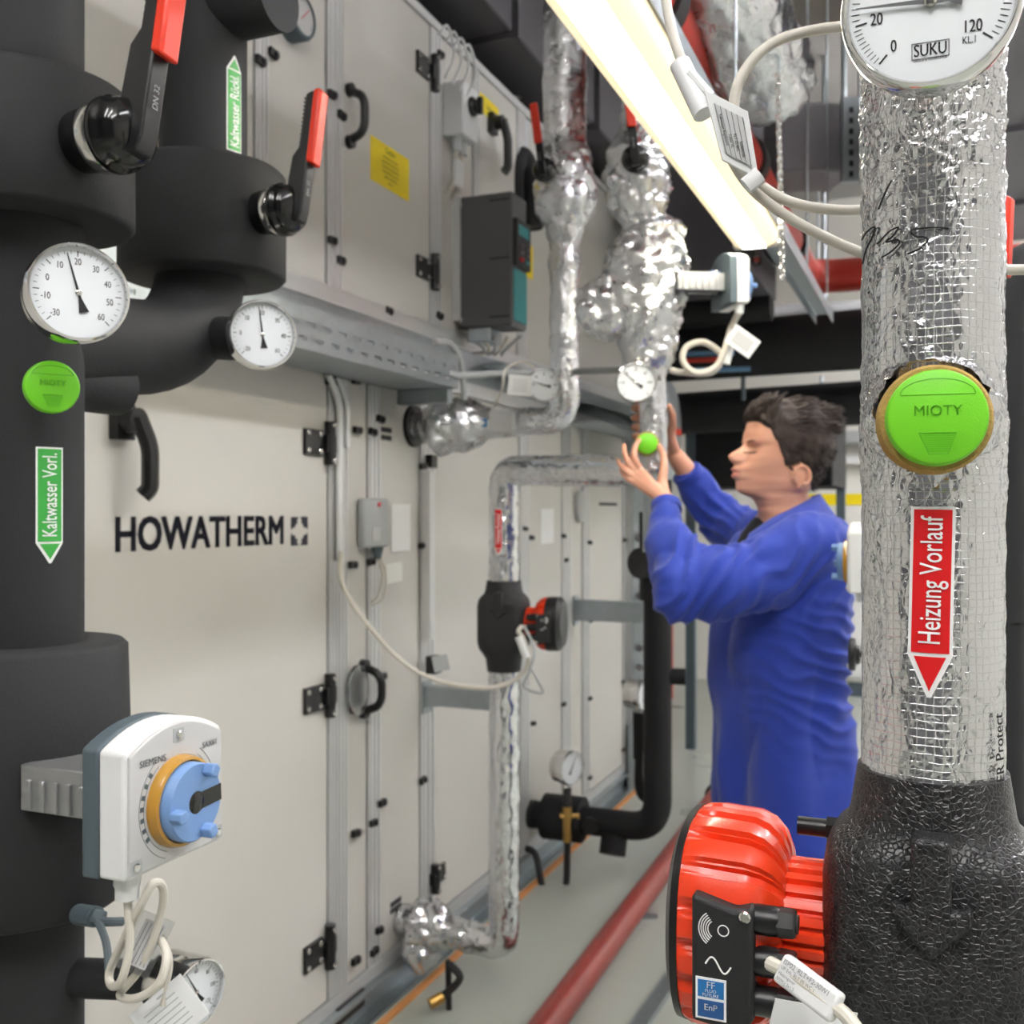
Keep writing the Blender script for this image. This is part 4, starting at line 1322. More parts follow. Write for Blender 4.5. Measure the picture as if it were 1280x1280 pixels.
# pump lead with its white cable marker
Mb = frame(pump_base, WN, UP, -WD)
tg = thing('cable_marker', 'white printed cable marker on the lead of the large red pump', 'cable marker', look(P(1012, 1232, 0.60), (0.1, -1, 0)))
a0 = P(976, 1208, 0.605); a1 = P(1048, 1262, 0.575)
ex = (a1 - a0).normalized(); ez = V((-0.25, -0.95, 0.15)); ez = (ez - ex * ez.dot(ex)).normalized(); ey = ez.cross(ex)
Mt = frame((a0 + a1) / 2, ex, ey, ez); Lm = (a1 - a0).length
mb = MB(); mb.prism([(Lm / 2 * x, 0.0088 * y) for x, y in ((-1, -1), (1, -1), (1, 1), (-1, 1))], -0.004, 0.004, Mt); mb.build('sleeve', WHITEP, tg, bevel=0.0025, seg=3)
mb = MB()
for tx, yy, sz in (('ISP02_RLT+F2-30W1', 0.0048, 0.0042), ('UP Erh. RLT 05 WC 1', 0.0012, 0.0030), ('Heizregister', -0.0022, 0.0028), ('NYM-J 3x1,5', -0.0055, 0.0028)):
    put_text(mb, tx, sz, Mt @ Matrix.Translation((-Lm * 0.44, yy, 0.0042)), 0.85, 0.0, align='LEFT')
mb.build('printing', pmat('faint_print', (120, 122, 128), 0.6), tg, smooth=0)
mb = MB(); mb.tube(spline([P(962, 1204, 0.615), a0 + ex * 0.01, a1 - ex * 0.01, P(1062, 1275, 0.57), P(1085, 1320, 0.56), P(1095, 1400, 0.57)], 8), 0.0042, 10)
single('pump_lead', mb, CABLE, 'ivory lead running from the large red pump out of its marker', 'cable', P(1062, 1275, 0.57))
mb = MB(); mb.prism([(0.026, 0.010), (-0.022, 0.014), (-0.030, -0.02), (0.02, -0.024)], 0, 0.0015, look(P(1016, 1282, 0.63), (-0.2, -0.95, 0.1)))
single('paper_tag', mb, WHITEP, 'plain white tag hanging behind the printed cable marker', 'tag', P(1010, 1268, 0.63))
# ------------------------------------------------------------------ valve actuators
LBLUE = pmat('pale_blue_plastic', (112, 146, 194), 0.42, var=0.03)
AMBER = pmat('amber_plastic', (176, 130, 48), 0.18, var=0.06, coat=0.5)
CASTAL = pmat('cast_aluminium', (176, 177, 178), 0.45, 0.9, var=0.1, vscale=60, bump=0.3, bscale=300)
def actuator(label, o, zdir, k=1.0, near=True, stem=0.11):
    g = thing('valve_actuator', label, 'actuator', look(o, zdir))
    M = WM[g.name] @ Matrix.Scale(k, 4)
    hw, hb, ht = 0.0715, -0.061, 0.061
    def outline(i=0.0, chamfer=0.0):
        pts = [(-hw + i, hb + i), (hw - i, hb + i), (hw - i, ht - i)]
        for q in range(1, 12):
            x = hw - 2 * hw * q / 12
            pts.append((x * (1 - i / hw), ht - i + 0.021 * (1 - (x / hw) ** 2)))
        pts.append((-hw + i, ht - i))
        return pts
    mb = MB(); mb.prism(outline(), -0.036, -0.004, M)
    n = len(outline())
    a, b = outline(), outline(0.004)
    mb.v[n:2 * n] = mb.v[n:2 * n]
    body = mb.build('cover', WHITEP, g, bevel=0.004 * k, seg=3)
    mb = MB(); mb.prism(outline(0.004), -0.005, -0.0005, M); mb.build('front_plate', LGREYP, g, bevel=0.0012 * k)
    mb = MB(); mb.prism(outline(-0.001), -0.056, -0.0355, M); mb.build('base_plate', DGREYP, g, bevel=0.003 * k)
    mb = MB(); mb.lathe([(0.046, -0.001), (0.046, 0.004), (0.044, 0.010), (0.041, 0.011), (0.039, 0.008)], 48, M); mb.f = [f for f in mb.f]
    mb.build('position_ring', AMBER, g, smooth=50)
    mb = MB(); mb.lathe([(0.039, 0.002), (0.039, 0.020), (0.0375, 0.022), (0.011, 0.022), (0.010, 0.018), (0.0, 0.018)], 48, M)
    kn = mb.build('knob', LBLUE, g, smooth=40)
    for a in (62, 190, 292):
        Mr = M @ Matrix.Rotation(math.radians(a), 4, 'Z')
        mb = MB(); mb.prism([(0.028, -0.006), (0.038, -0.006), (0.040, 0.0), (0.038, 0.006), (0.028, 0.006), (0.026, 0.0)], 0.020, 0.034, Mr); mb.build('lug', LBLUE, kn, bevel=0.0015 * k)
    mb = MB(); mb.lathe([(0.0112, 0.0222), (0.0105, 0.0226), (0, 0.0226)], 24, M); mb.bb((0, -0.0085, 0.0219), (0.0378, 0.0085, 0.0225), M @ Matrix.Rotation(0.06, 4, 'Z')); mb.build('indicator_window', BLACKG, kn)
    mb = MB()
    for q in range(7):
        mb.box((0.052, 0, -0.0004), (0.005, 0.0045, 0.0005), M @ Matrix.Rotation(math.radians(140 + 12 * q), 4, 'Z'))
    for r in (0.0495, 0.056):
        mb.tube([M @ V((r * math.cos(t), r * math.sin(t), -0.0004)) for t in [math.radians(125 + 5 * i) for i in range(26)]], 0.0003 * k, 4)
        mb.tube([M @ V((r * math.cos(t), r * math.sin(t), -0.0004)) for t in [math.radians(20 + 5 * i) for i in range(8)]], 0.0003 * k, 4)
    mb.build('scale_marks', DGREYP, g)
    for x, y in ((-0.060, -0.049), (0.060, -0.049), (0.0, 0.066)):
        mb = MB(); mb.box((x, y, -0.0002), (0.016, 0.014, 0.0006), M); mb.build('screw_recess', GREYP, g, bevel=0.0002)
        inst('screw', SCREW, M @ Matrix.Translation((x, y, 0)) @ Matrix.Scale(0.5, 4), g)
    if near:
        mb = MB(); put_text(mb, 'SIEMENS', 0.0095, M @ Matrix.Translation((-0.037, 0.047, -0.0003)), 1.05, 0.01); put_text(mb, 'SAX61', 0.0085, M @ Matrix.Translation((0.048, 0.047, -0.0003)), 1.0, 0.01)
        mb.build('lettering', DGREYP, g, smooth=0)
    # yoke between the drive and the valve
    mb = MB()
    mb.bb((-0.030, -0.022, -0.056 - stem), (-0.018, 0.022, -0.05), M).bb((0.018, -0.022, -0.056 - stem), (0.030, 0.022, -0.05), M)
    for q in range(7):
        z = -0.060 - stem * q / 7
        mb.bb((-0.034, -0.020, z - 0.003), (-0.029, 0.012, z + 0.003), M)
    mb.bb((-0.030, 0.020, -0.056 - stem), (0.030, 0.026, -0.05), M)
    mb.build('yoke', CASTAL, g, bevel=0.0015 * k)
    mb = MB(); mb.bb((-0.020, 0.018, -0.09), (0.014, 0.034, -0.064), M); cl = mb.build('stem_clamp', pmat('slate_blue_plastic', (78, 100, 140), 0.45), g, bevel=0.003 * k)
    inst('screw', SCREW, M @ Matrix.Translation((-0.021, 0.026, -0.077)) @ Matrix.Rotation(-pi / 2, 4, 'Y') @ Matrix.Scale(0.7, 4), cl)
    mb = MB(); mb.tube([M @ V((0, 0, -0.04)), M @ V((0, 0, -0.06 - stem))], 0.008 * k, 16); mb.build('valve_stem', BRASS, g)
    mb = MB()
    gp = M @ V((-0.048, hb, -0.022)); mb.lathe([(0.013, 0.0), (0.013, -0.010), (0.0115, -0.013), (0.0115, -0.024), (0.007, -0.026)], 12, frame(gp, V((1, 0, 0)), V((0, 1, 0)), UP) @ Matrix.Scale(k, 4)); mb.build('cable_gland', WHITEP, g)
    return g, gp - UP * 0.025 * k
ao = V((-0.3347, 1.045, 1.2505))
act1, gp1 = actuator('white and slate valve actuator with pale blue knob on the nearest riser', ao, WN, 1.0, True, 0.125)
# its looped lead
mb = MB(); d = gp1.y
mb.tube(spline([gp1 + UP * 0.004, P(162, 1180, d), P(152, 1225, d), P(140, 1232, d + 0.02), P(137, 1215, d + 0.03), P(152, 1180, d + 0.02), P(172, 1140, d), P(190, 1106, d), P(203, 1108, d + 0.01), P(203, 1135, d + 0.02), P(190, 1178, d + 0.02), P(172, 1215, d + 0.02), P(150, 1243, d + 0.02), P(170, 1248, d + 0.01), P(198, 1230, d), P(208, 1195, d + 0.01), P(200, 1172, d + 0.03)], 8), 0.0042, 10)
single('actuator_lead', mb, CABLE, 'looped ivory lead hanging below the nearest valve actuator', 'cable', gp1 - UP * 0.1)
mb = MB(); mb.tube(spline([P(106, 1146, 1.12), P(130, 1152, 1.1), P(152, 1152, 1.12)], 6), 0.005, 8).cyl(P(98, 1143, 1.13), P(120, 1146, 1.11), 0.011, n=16).cyl(P(117, 1146, 1.11), P(130, 1149, 1.11), 0.008, n=16)
mb.tube(spline([P(122, 1150, 1.1), P(133, 1180, 1.08), P(137, 1225, 1.06)], 6), 0.0042, 8)
single('sensor_plug', mb, DGREYP, 'dark plug and lead leaving the nearest riser below the actuator', 'plug', P(110, 1145, 1.12))
ct = thing('cable_tag', 'clear framed tag dangling in the loops of the actuator lead', 'tag', look(P(182, 1180, 1.03), (0.35, -0.9, 0.15)))
M = WM[ct.name] @ Matrix.Rotation(-0.5, 4, 'Z')
mb = MB(); mb.box((0, 0, 0), (0.034, 0.056, 0.0012), M); mb.build('clear_frame', CLEAR, ct)
mb = MB(); mb.box((0, 0, 0.0008), (0.022, 0.044, 0.0004), M); mb.build('paper', LGREYP, ct)
mb = MB()
for q in range(5): mb.box((-0.008 + 0.004 * q, 0, 0.0011), (0.0006, 0.04, 0.0002), M)
mb.build('printed_lines', DGREYP, ct)
gL = P(246, 1240, 1.16)
gauge('side turned dial gauge at the bottom of the picture under the actuator lead', gL, V((0.83, -0.55, 0)), 0.037, 120, 0.055, nums=('0', '20', '40', '60', '80', '100', '120'))
MB().tube([vert(A, gL.z), gL - V((0.83, -0.55, 0)) * 0.05], 0.022, 20).build('gauge_sleeve', ELASTO, pA)
wtg = thing('cable_tag', 'white printed tag in front of the bottom dial gauge', 'tag', look(P(212, 1268, 1.05), (0.25, -0.95, 0.2)))
M = WM[wtg.name] @ Matrix.Rotation(0.62, 4, 'Z')
mb = MB(); mb.box((0, 0, 0), (0.060, 0.050, 0.0015), M); mb.build('card', WHITEP, wtg, bevel=0.0004)
mb = MB()
for q in range(6): mb.box((-0.002, 0.014 - 0.006 * q, 0.0009), (0.036, 0.0012, 0.0003), M)
mb.box((0.004, 0.020, 0.0009), (0.010, 0.002, 0.0003), M)
mb.build('printed_lines', GREYP, wtg)
mb = MB(); mb.tube(spline([P(200, 1172, 1.07), P(212, 1200, 1.06), P(206, 1240, 1.055), P(203, 1258, 1.05)], 6), 0.0035, 8)
single('tag_cord', mb, CABLE, 'short ivory lead between the clear tag and the white printed tag', 'cable', P(210, 1200, 1.06))

# ------------------------------------------------------------------ foil pipe with the upper valve, into the casing
s1 = ws(515); t1 = wt(s1, 706); a1 = WL(s1, t1, 0); d1 = a1.y
zz = lambda y, d: CAMZ - (y - 640) / F * d
foil1 = thing('foil_heating_pipe', 'foil wrapped pipe dropping past the converter and turning into the casing', 'pipe', WL(s1, t1, 1.8))
zE = zz(526, d1)
path = bend([vert(a1, 3.4), vert(a1, zE), WL(s1, 0.0, zE)], 0.075, 8)
_, Lf = resample(path, 0.05)
fz = lambda z: (3.4 - z) / Lf
r1 = bumpy([(0, 0.068), (fz(zz(175, d1)), 0.068), (fz(zz(205, d1)), 0.088), (fz(zz(255, d1)), 0.098), (fz(zz(290, d1)), 0.060), (fz(zz(310, d1)), 0.046), (fz(zz(335, d1)), 0.050), (fz(zz(355, d1)), 0.045), (0.80, 0.044), (0.86, 0.048), (0.90, 0.085), (0.945, 0.10), (0.972, 0.06), (0.985, 0.045), (1, 0.045)])
am1 = bumpy([(0, 0.003), (fz(zz(175, d1)), 0.004), (fz(zz(200, d1)), 0.016), (fz(zz(280, d1)), 0.016), (fz(zz(310, d1)), 0.005), (0.78, 0.005), (0.86, 0.010), (0.92, 0.022), (1, 0.006)])
foil_tube('foil_jacket', path, r1, FOIL, foil1, 0.009, 64, am1, 16, 1.0, fine=0.5)
mb = MB(); mb.lathe([(0.07, 0), (0.07, 0.012), (0.04, 0.012)], 24, WS(s1, 0.004, zE)); mb.build('wall_flange', BLACKP, foil1)
for q, zq in ((0, 2.9), (1, 2.62)):
    mb = MB(); mb.lathe([(0.0692, -0.012), (0.0696, 0.0), (0.0692, 0.012)], 32, Matrix.Translation(vert(a1, zq))); mb.f = [f for f in mb.f if len(f) == 4]; mb.build('foil_tape', FOIL_S, foil1)
valve_lever('red gripped valve lever on the foil pipe beside the converter', P(680, 212, d1 - 0.11), V((-0.25, -0.97, 0)), V((-0.12, 0, 1)), 0.95, 1.05)
# blue printed label and grey sensor head on the horizontal leg
hp = lambda x: WL(s1, wt(s1, x), zE)
lb = thing('pipe_label', 'small blue printed label on the foil pipe leg entering the casing', 'pipe label', look(hp(598), -WD))
M = frame(hp(598) - WD * 0.050, WN, UP, -WD)
mb = MB(); mb.box((0, -0.002, 0), (0.105, 0.026, 0.003), M); mb.build('sheet', pmat('label_blue', (62, 138, 196), 0.4), lb)
mb = MB(); put_text(mb, 'Heizung Rücklauf', 0.017, M @ Matrix.Translation((0, -0.002, 0.0016)), 0.72, 0.01); mb.build('lettering', LWHITE, lb, smooth=0)
sh2 = thing('pipe_sensor', 'pale grey contact sensor on the foil pipe leg beside the blue label', 'sensor', hp(638))
M = frame(hp(638) - WD * 0.05, WN, UP, -WD)
mb = MB(); mb.prism([(-0.044, -0.028), (-0.03, -0.038), (0.03, -0.042), (0.044, -0.03), (0.046, 0.03), (0.03, 0.036), (-0.03, 0.042), (-0.042, 0.032)], 0, 0.03, M); mb.build('sensor_box', LGREYP, sh2, bevel=0.006)
mb = MB(); mb.tube(spline([M @ V((-0.03, 0.04, 0.015)), P(628, 485, d1 - 0.1), P(632, 462, d1 - 0.08), P(655, 452, d1 - 0.05), P(668, 460, d1 - 0.05)], 6), 0.004, 8); mb.build('sensor_lead', CABLE, sh2)
g1 = gauge('small dial gauge half hidden by white tag beside the converter', P(680, 481, d1 - 0.13), V((0.06, -1, 0)), 0.052, 165, 0.035, detail=0, nums=(None, '20', '40', '60', '80', '100', None), stem=vert(a1, zz(483, d1)))
tg1 = thing('cable_tag', 'white printed tag hanging before the small gauge near the converter', 'tag', look(P(650, 482, d1 - 0.16), (-0.1, -1, 0)))
M = WM[tg1.name] @ Matrix.Rotation(-0.08, 4, 'Z')
mb = MB(); mb.box((0, 0, 0), (0.072, 0.062, 0.002), M); mb.build('card', WHITEP, tg1)
mb = MB()
for q in range(5): mb.box((0.0, 0.016 - 0.008 * q, 0.0012), (0.044, 0.002, 0.0003), M)
mb.build('printed_lines', GREYP, tg1)
# bent conduit leaving the end of the tray
mb = MB(); mb.tube(spline([WL(ts1 - 0.12, 0.2, 2.06), WL(ts1 - 0.02, 0.2, 2.07), WL(ts1 + 0.05, 0.205, 2.03), WL(ts1 + 0.07, 0.21, 1.93), WL(ts1 + 0.071, 0.21, 1.90)], 8), 0.010, 10)
mb.tube([WL(ts1 - 0.3, 0.05, 2.02), P(570, 470, 3.25), P(640, 466, d1 - 0.02), P(700, 465, d1 + 0.02), P(790, 462, 3.05)], 0.011, 10)
single('conduit_end', mb, GREYP, 'grey plastic conduits curling out of the end of the cable tray', 'conduit', WL(ts1, 0.2, 2.0))

# ------------------------------------------------------------------ foil pipe held by the person, with the mixing valve
d2 = 2.85
a2 = xy(P(817, 640, d2))
foil2 = thing('foil_heating_pipe', 'bulging foil wrapped valve and pipe that the person is holding', 'pipe', vert(a2, zz(560, d2)))
zt2, zb2 = 3.3, zz(590, d2)
L2 = zt2 - zb2
f2 = lambda y: (zt2 - zz(y, d2)) / L2
p2x = lambda x, y: P(x, y, d2)
path2 = spline([vert(a2, zt2), p2x(806, 60), p2x(798, 200), p2x(800, 250), p2x(812, 300), p2x(808, 360), p2x(810, 420), p2x(814, 470), p2x(817, 540), p2x(817, 590)], 8)
_, L2 = resample(path2, 0.02)
top = zz(0, d2)
def r2f(u):
    z = zt2 - u * (zt2 - zb2)
    y = 640 + (CAMZ - z) * F / d2
    pts = [(-400, 0.055), (150, 0.055), (200, 0.085), (235, 0.092), (262, 0.078), (275, 0.058), (292, 0.088), (330, 0.108), (380, 0.105), (420, 0.085), (450, 0.070), (465, 0.045), (480, 0.0375), (600, 0.0375)]
    for (ya, ra), (yb, rb) in zip(pts, pts[1:]):
        if y <= yb:
            t = (y - ya) / (yb - ya); t = t * t * (3 - 2 * t)
            return ra + (rb - ra) * t
    return pts[-1][1]
am2 = bumpy([(0, 0.004), (f2(160), 0.006), (f2(220), 0.022), (f2(300), 0.024), (f2(420), 0.022), (f2(462), 0.008), (f2(490), 0.003), (1, 0.003)])
foil_tube('foil_jacket', path2, r2f, FOIL, foil2, 0.008, 72, am2, 15, 2.0, fine=0.55)
foil_blob('foil_wrap', P(757, 385, d2 + 0.0), 0.085, FOIL, foil2, (1.05, 1.0, 1.05), 0.03, 13, 64, 4.0)
foil_blob('foil_wrap', P(782, 376, d2 - 0.02), 0.08, FOIL, foil2, (1.2, 1.0, 1.0), 0.03, 13, 64, 7.0)
mb = MB(); mb.tube([p2x(817, 580), p2x(817, 600), p2x(817, 690)], 0.030, 24); mb.build('lower_sleeve', GALV, foil2)
mb = MB(); mb.tube([P(795, 480, d2 - 0.06), P(817, 480, d2)], 0.012, 12); mb.build('gauge_socket', FOIL_S, foil2)
g2 = gauge('round dial gauge on the foil pipe above the hands', P(795, 478, d2 - 0.075), V((-0.10, -1, 0.0)), 0.0545, 141, 0.035, detail=0, nums=(None, '20', '40', '60', '80', '100', None), stem=P(815, 480, d2 - 0.01))
valve_lever('dark valve lever with red grip partly hidden behind the luminaire', P(794, 198, d2 - 0.10), V((-0.15, -0.98, -0.05)), V((-0.10, 0, 1)), 1.0, 1.0)
capP = sensor_cap('small green sensor cap between the fingers of the person', P(809, 554, d2 - 0.062), V((-0.1, -1, 0.02)), 0.0285, ring=0.012, words=False)
act2, gp2 = actuator('valve actuator beside the foil bulge above the person, knob turned away', P(925, 357, d2 - 0.02), V((0.985, 0.17, 0)), 1.0, False, 0.13)
mb = MB(); mb.tube(spline([gp2 + UP * 0.004, P(914, 410, d2), P(905, 440, d2 - 0.02), P(893, 460, d2 - 0.02), P(870, 466, d2 - 0.02), P(854, 452, d2 - 0.01), P(858, 434, d2), P(880, 428, d2 + 0.01), P(902, 445, d2 + 0.02), P(888, 466, d2 + 0.02), P(850, 465, d2 + 0.01), P(835, 462, d2)], 8), 0.009, 10)
single('actuator_lead', mb, CABLE, 'ivory lead looping under the actuator beside the foil bulge', 'cable', P(880, 460, d2))
tg2 = thing('cable_tag', 'tilted white tag hanging from the actuator above the person', 'tag', look(P(928, 427, d2 - 0.05), (0, -1, 0)))
M = WM[tg2.name] @ Matrix.Rotation(-0.62, 4, 'Z')
mb = MB(); mb.box((0, 0, 0), (0.082, 0.058, 0.003), M); mb.build('card', WHITEP, tg2, bevel=0.003)
mb = MB(); mb.box((0, 0, 0.0018), (0.056, 0.036, 0.0006), M); mb.build('paper', LGREYP, tg2)
mb = MB(); mb.tube([P(917, 418, d2 - 0.02), P(908, 455, d2 - 0.02)], 0.010, 10); mb.build('sleeve', WHITEP, tg2)

# ------------------------------------------------------------------ return pipe with the small pump
s3 = ws(500); t3 = wt(s3, 630); a3 = WL(s3, t3, 0); d3 = a3.y
foil3 = thing('foil_return_pipe', 'foil pipe running from the held pipe down through the small pump into the casing', 'pipe', WL(s3, t3, 0.2))
zt3 = zz(588, d3); zb3 = zz(1182, d3)
end = P(817, 588, d2 + 0.02)
zpump = zz(778, d3)
RF = 0.0475
foil_tube('foil_jacket', bend([end, V((a3.x, a3.y, zt3)), V((a3.x, a3.y, zpump + 0.10))], 0.055, 8), 0.046, FOIL_S, foil3, 0.008, 56, 0.004, 30, 6.0, fine=0.6)
path3 = bend([V((a3.x, a3.y, zpump - 0.11)), V((a3.x, a3.y, zb3)), WL(s3, 0.0, zz(1170, d3))], 0.05, 6)
_, L3 = resample(path3, 0.02)
foil_tube('foil_jacket', path3, bumpy([(0, RF), (0.70, RF), (0.84, RF), (0.90, 0.075), (0.945, 0.085), (0.975, 0.05), (1, 0.05)]), FOIL_S, foil3, 0.008, 56, bumpy([(0, 0.004), (0.7, 0.004), (0.85, 0.01), (0.93, 0.02), (1, 0.006)]), 22, 8.0, fine=0.6)
foil_blob('foil_wrap', P(527, 1186, wdep(s3, 0.12)), 0.065, FOIL_S, foil3, (1, 1, 1.15), 0.02, 15, 48, 2.0)
mb = MB(); Mb_ = look(P(646, 588, d3 - 0.05), V((-0.05, -1, 0)))
mb.lathe([(0.030, -0.02), (0.030, 0.0), (0.010, 0.002)], 28, Mb_); port = thing('test_port', 'round tan port with brass nipple on the foil elbow', 'port', Mb_)
mb.build('wool_ring', WOOL, port)
MB().lathe([(0.012, 0), (0.012, 0.012), (0.007, 0.014), (0.007, 0.022), (0, 0.022)], 14, Mb_).build('nipple', BRASS, port)
cy3 = Cyl(V((a3.x, a3.y, 0)), 0.050)
cyl_label('pipe_label', cy3, 623, 636, 694, 0.026, LREDS, 'Heizung Rücklauf', 'small red arrow label on the foil pipe above the small red pump', head=0.02, sx=0.7)
circulator('small red pump in black foam shell on the mid foil pipe', V((a3.x, a3.y, zpump)), V((0.97, -0.23, 0)), 1.12, False, -1)
mb = MB(); mb.tube(spline([P(562, 1205, 3.2), P(575, 1222, 3.18), P(560, 1240, 3.2), P(548, 1248, 3.2)], 6), 0.012, 10).tube([P(560, 1200, 3.22), P(562, 1300, 3.22)], 0.009, 10)
dv = thing('drain_valve', 'short drain pipe with brass cock under the lower foil elbow', 'valve', P(560, 1240, 3.2))
mb.build('drain_pipe', BLACKM, dv)
MB().cyl(P(553, 1246, 3.19), P(537, 1255, 3.17), 0.017, n=14).build('brass_cock', BRASS, dv)
mb = MB(); mb.tube(spline([P(655, 782, 3.16), P(668, 812, 3.1), P(662, 838, 3.1), P(655, 858, 3.1), P(678, 866, 3.1), P(672, 850, 3.1), P(664, 836, 3.1)], 6), 0.005, 8)
single('pump_lead', mb, GREYP, 'thin bent wire loop under the small red pump', 'cable', P(664, 840, 3.1))
mb = MB(); mb.tube([P(648, 796, 3.07), P(658, 822, 3.07)], 0.011, 10)
single('cable_marker', mb, WHITEP, 'tiny white cable marker at the small red pump', 'cable marker', P(652, 810, 3.07))

# ------------------------------------------------------------------ black pipe from the end of the casing
s4 = ws(662); t4 = wt(s4, 822); a4 = WL(s4, t4, 0); d4 = a4.y
z4 = zz(1036, d4)
bp_ = thing('black_drain_pipe', 'black insulated pipe rising behind the person and bending into the casing', 'pipe', WL(s4, t4, z4))
MB().tube(bend([WL(s4, 0.0, z4), WL(s4, t4, z4), V((a4.x, a4.y, zz(600, d4)))], 0.12, 10), 0.058, 32).build('insulated_pipe', ELASTO2, bp_)
c4 = WL(s4, wt(s4, 705), z4)
MB().tube([c4 - WN * 0.085, c4 + WN * 0.085], 0.095, 32).build('valve_box', ELASTO2, bp_)
mb = MB(); mb.lathe([(0.06, 0), (0.06, 0.02), (0.03, 0.02)], 20, WS(s4, 0.004, z4)); mb.build('wall_flange', BLACKM, bp_)
e4 = WL(s4, wt(s4, 768), z4 - 0.03)
MB().tube([e4 - UP * 0.02, e4 - UP * 0.09 - WD * 0.03], 0.055, 24).build('low_stub', ELASTO2, bp_)
u4 = V((a4.x, a4.y, zz(845, d4)))
MB().tube([u4, u4 + V((0.11, -0.02, 0))], 0.034, 20).build('side_stub', ELASTO2, bp_)
MB().tube([V((a4.x, a4.y, zz(750, d4))), V((a4.x, a4.y, zz(640, d4)))], 0.075, 28).build('upper_collar', ELASTO2, bp_)
v4 = V((a4.x, a4.y, zz(703, d4)))
MB().tube([v4, v4 - V((0.085, 0.08, 0))], 0.062, 28).build('side_disc', BLACKM, bp_)
hwl = look(WL(s4, wt(s4, 744), z4) - WD * 0.06, -WD)
mb = MB(); mb.lathe([(0.012, -0.05), (0.012, 0), (0.035, 0.002), (0.035, 0.014), (0, 0.014)], 20, hwl); mb.build('handwheel', BLACKP, bp_)
hose = thing('bypass_hose', 'dark loop of hose with brass fitting hanging from the black valve', 'hose', WL(s4, 0.3, z4 - 0.2))
dh = c4.y - 0.10
MB().tube(spline([P(648, 1058, dh + 0.15), P(668, 1066, dh + 0.05), P(675, 1095, dh), P(683, 1124, dh), P(698, 1128, dh), P(707, 1110, dh), P(709, 1070, dh), P(709, 1040, dh)], 8), 0.014, 12).build('hose_body', BLACKM, hose)
MB().cyl(P(709, 1052, dh), P(709, 1008, dh), 0.019, n=12).cyl(P(700, 1020, dh), P(724, 1020, dh), 0.013, n=12).build('brass_fitting', BRASS, hose)
gauge('silver cased gauge standing on the brass fitting of the black valve', P(715, 960, dh - 0.02), V((0.72, -0.69, 0)), 0.072, 60, 0.07, detail=0, stem=P(709, 1000, dh), case=STEEL)
MB().cyl(P(709, 1010, dh), P(709, 985, dh), 0.018, n=12).build('neck', BLACKM, hose)
man = thing('drain_trap', 'black cylinder and looped grey hose beside the black riser', 'drain trap', P(803, 900, 4.6))
MB().tube([P(803, 890, 4.6), P(803, 948, 4.6)], 0.042, 20).tube(spline([P(803, 945, 4.6), P(803, 985, 4.6), P(812, 996, 4.6), P(819, 985, 4.6)], 6), 0.034, 16).build('trap_body', ELASTO2, man)
MB().tube(spline([P(806, 940, 4.45), P(806, 975, 4.45), P(810, 988, 4.45), P(814, 975, 4.45), P(817, 935, 4.45), P(827, 922, 4.45), P(823, 908, 4.45)], 6), 0.007, 8).build('looped_hose', GREYP, man)
gauge('silver cased gauge seen from the side beside the black riser', P(806, 869, 4.5), V((0.80, -0.60, 0)), 0.068, 60, 0.08, detail=0, stem=P(803, 900, 4.6))
# strut channel and fixings at the end of the casing
for q, (x, lab) in enumerate(((797, 'galvanised strut channel standing at the far end of the casing'), (812, 'thin grey strut channel just beyond the galvanised one'))):
    st = thing('strut_channel', lab, 'strut', P(x, 1000, 5.85))
    bx = P(x, 640, 5.85 + 0.1 * q)
    MB().bb((bx.x - 0.03, bx.y - 0.02, 0.35), (bx.x + 0.03, bx.y + 0.02, 2.9)).build('channel', GALV if q == 0 else ALU, st)
    MB().bb((bx.x - 0.06, bx.y - 0.06, 0.0), (bx.x + 0.06, bx.y + 0.06, 0.35)).build('foot', GALV, st)
    for yy in (672, 745, 810, 835, 853):
        MB().cyl(P(x + 2, yy, 5.82 + 0.1 * q), P(x + 2, yy, 5.79 + 0.1 * q), 0.022, n=8).build('bolt', STEEL, st)

# ------------------------------------------------------------------ red pipes
fr = thing('floor_pipe', 'red painted pipe lying along the floor of the aisle', 'pipe', P(780, 1150, 3.8))
pa, pb = P(676, 1297, 2.95), P(897, 985, 5.45)
pa.z = pb.z = 0.06
MB().tube([pa + (pa - pb) * 0.3, pa, pb], 0.046, 28).build('pipe_run', PIPERED, fr)
for u in (0.02, 0.6):
    q = pa.lerp(pb, 1 - u); MB().box((q.x, q.y, 0.008), (0.14, 0.03, 0.016)).build('support', GALV, fr)
MB().tube([pb - (pb - pa).normalized() * 0.03, pb + (pb - pa).normalized() * 0.02], 0.062, 24).build('end_collar', BLACKM, fr)
rp = thing('sprinkler_pipe', 'thin red pipe with silver couplings along the back wall', 'pipe', P(840, 900, 8.3))
MB().tube(bend([P(838, 660, 8.6), P(838, 938, 8.6), P(925, 955, 8.0)], 0.15, 6), 0.024, 14).tube([P(850, 946, 8.52), P(925, 955, 8.0)], 0.034, 14).build('pipe_run', REDPIPE2, rp)
for x, y in ((842, 922), (850, 943), (862, 950), (886, 953)):
    c = P(x, y, 8.45 - (x - 842) * 0.006); dr = V((0, 0, 1)) if x < 845 else V((0.8, -0.45, 0)).normalized()
    MB().tube([c - dr * 0.04, c + dr * 0.04], 0.042, 14).build('coupling', STEEL, rp)
wp_ = thing('white_riser', 'slim white pipe standing behind the black riser', 'pipe', P(833, 950, 8.2))
MB().tube([P(833, 640, 8.2), V((P(833, 640, 8.2).x, 8.2, 0.0))], 0.028, 12).build('pipe_run', WHITEP, wp_)
gs = thing('floor_rail', 'pale grey flat rail on the floor beyond the red pipe', 'rail', P(830, 1250, 3.2))
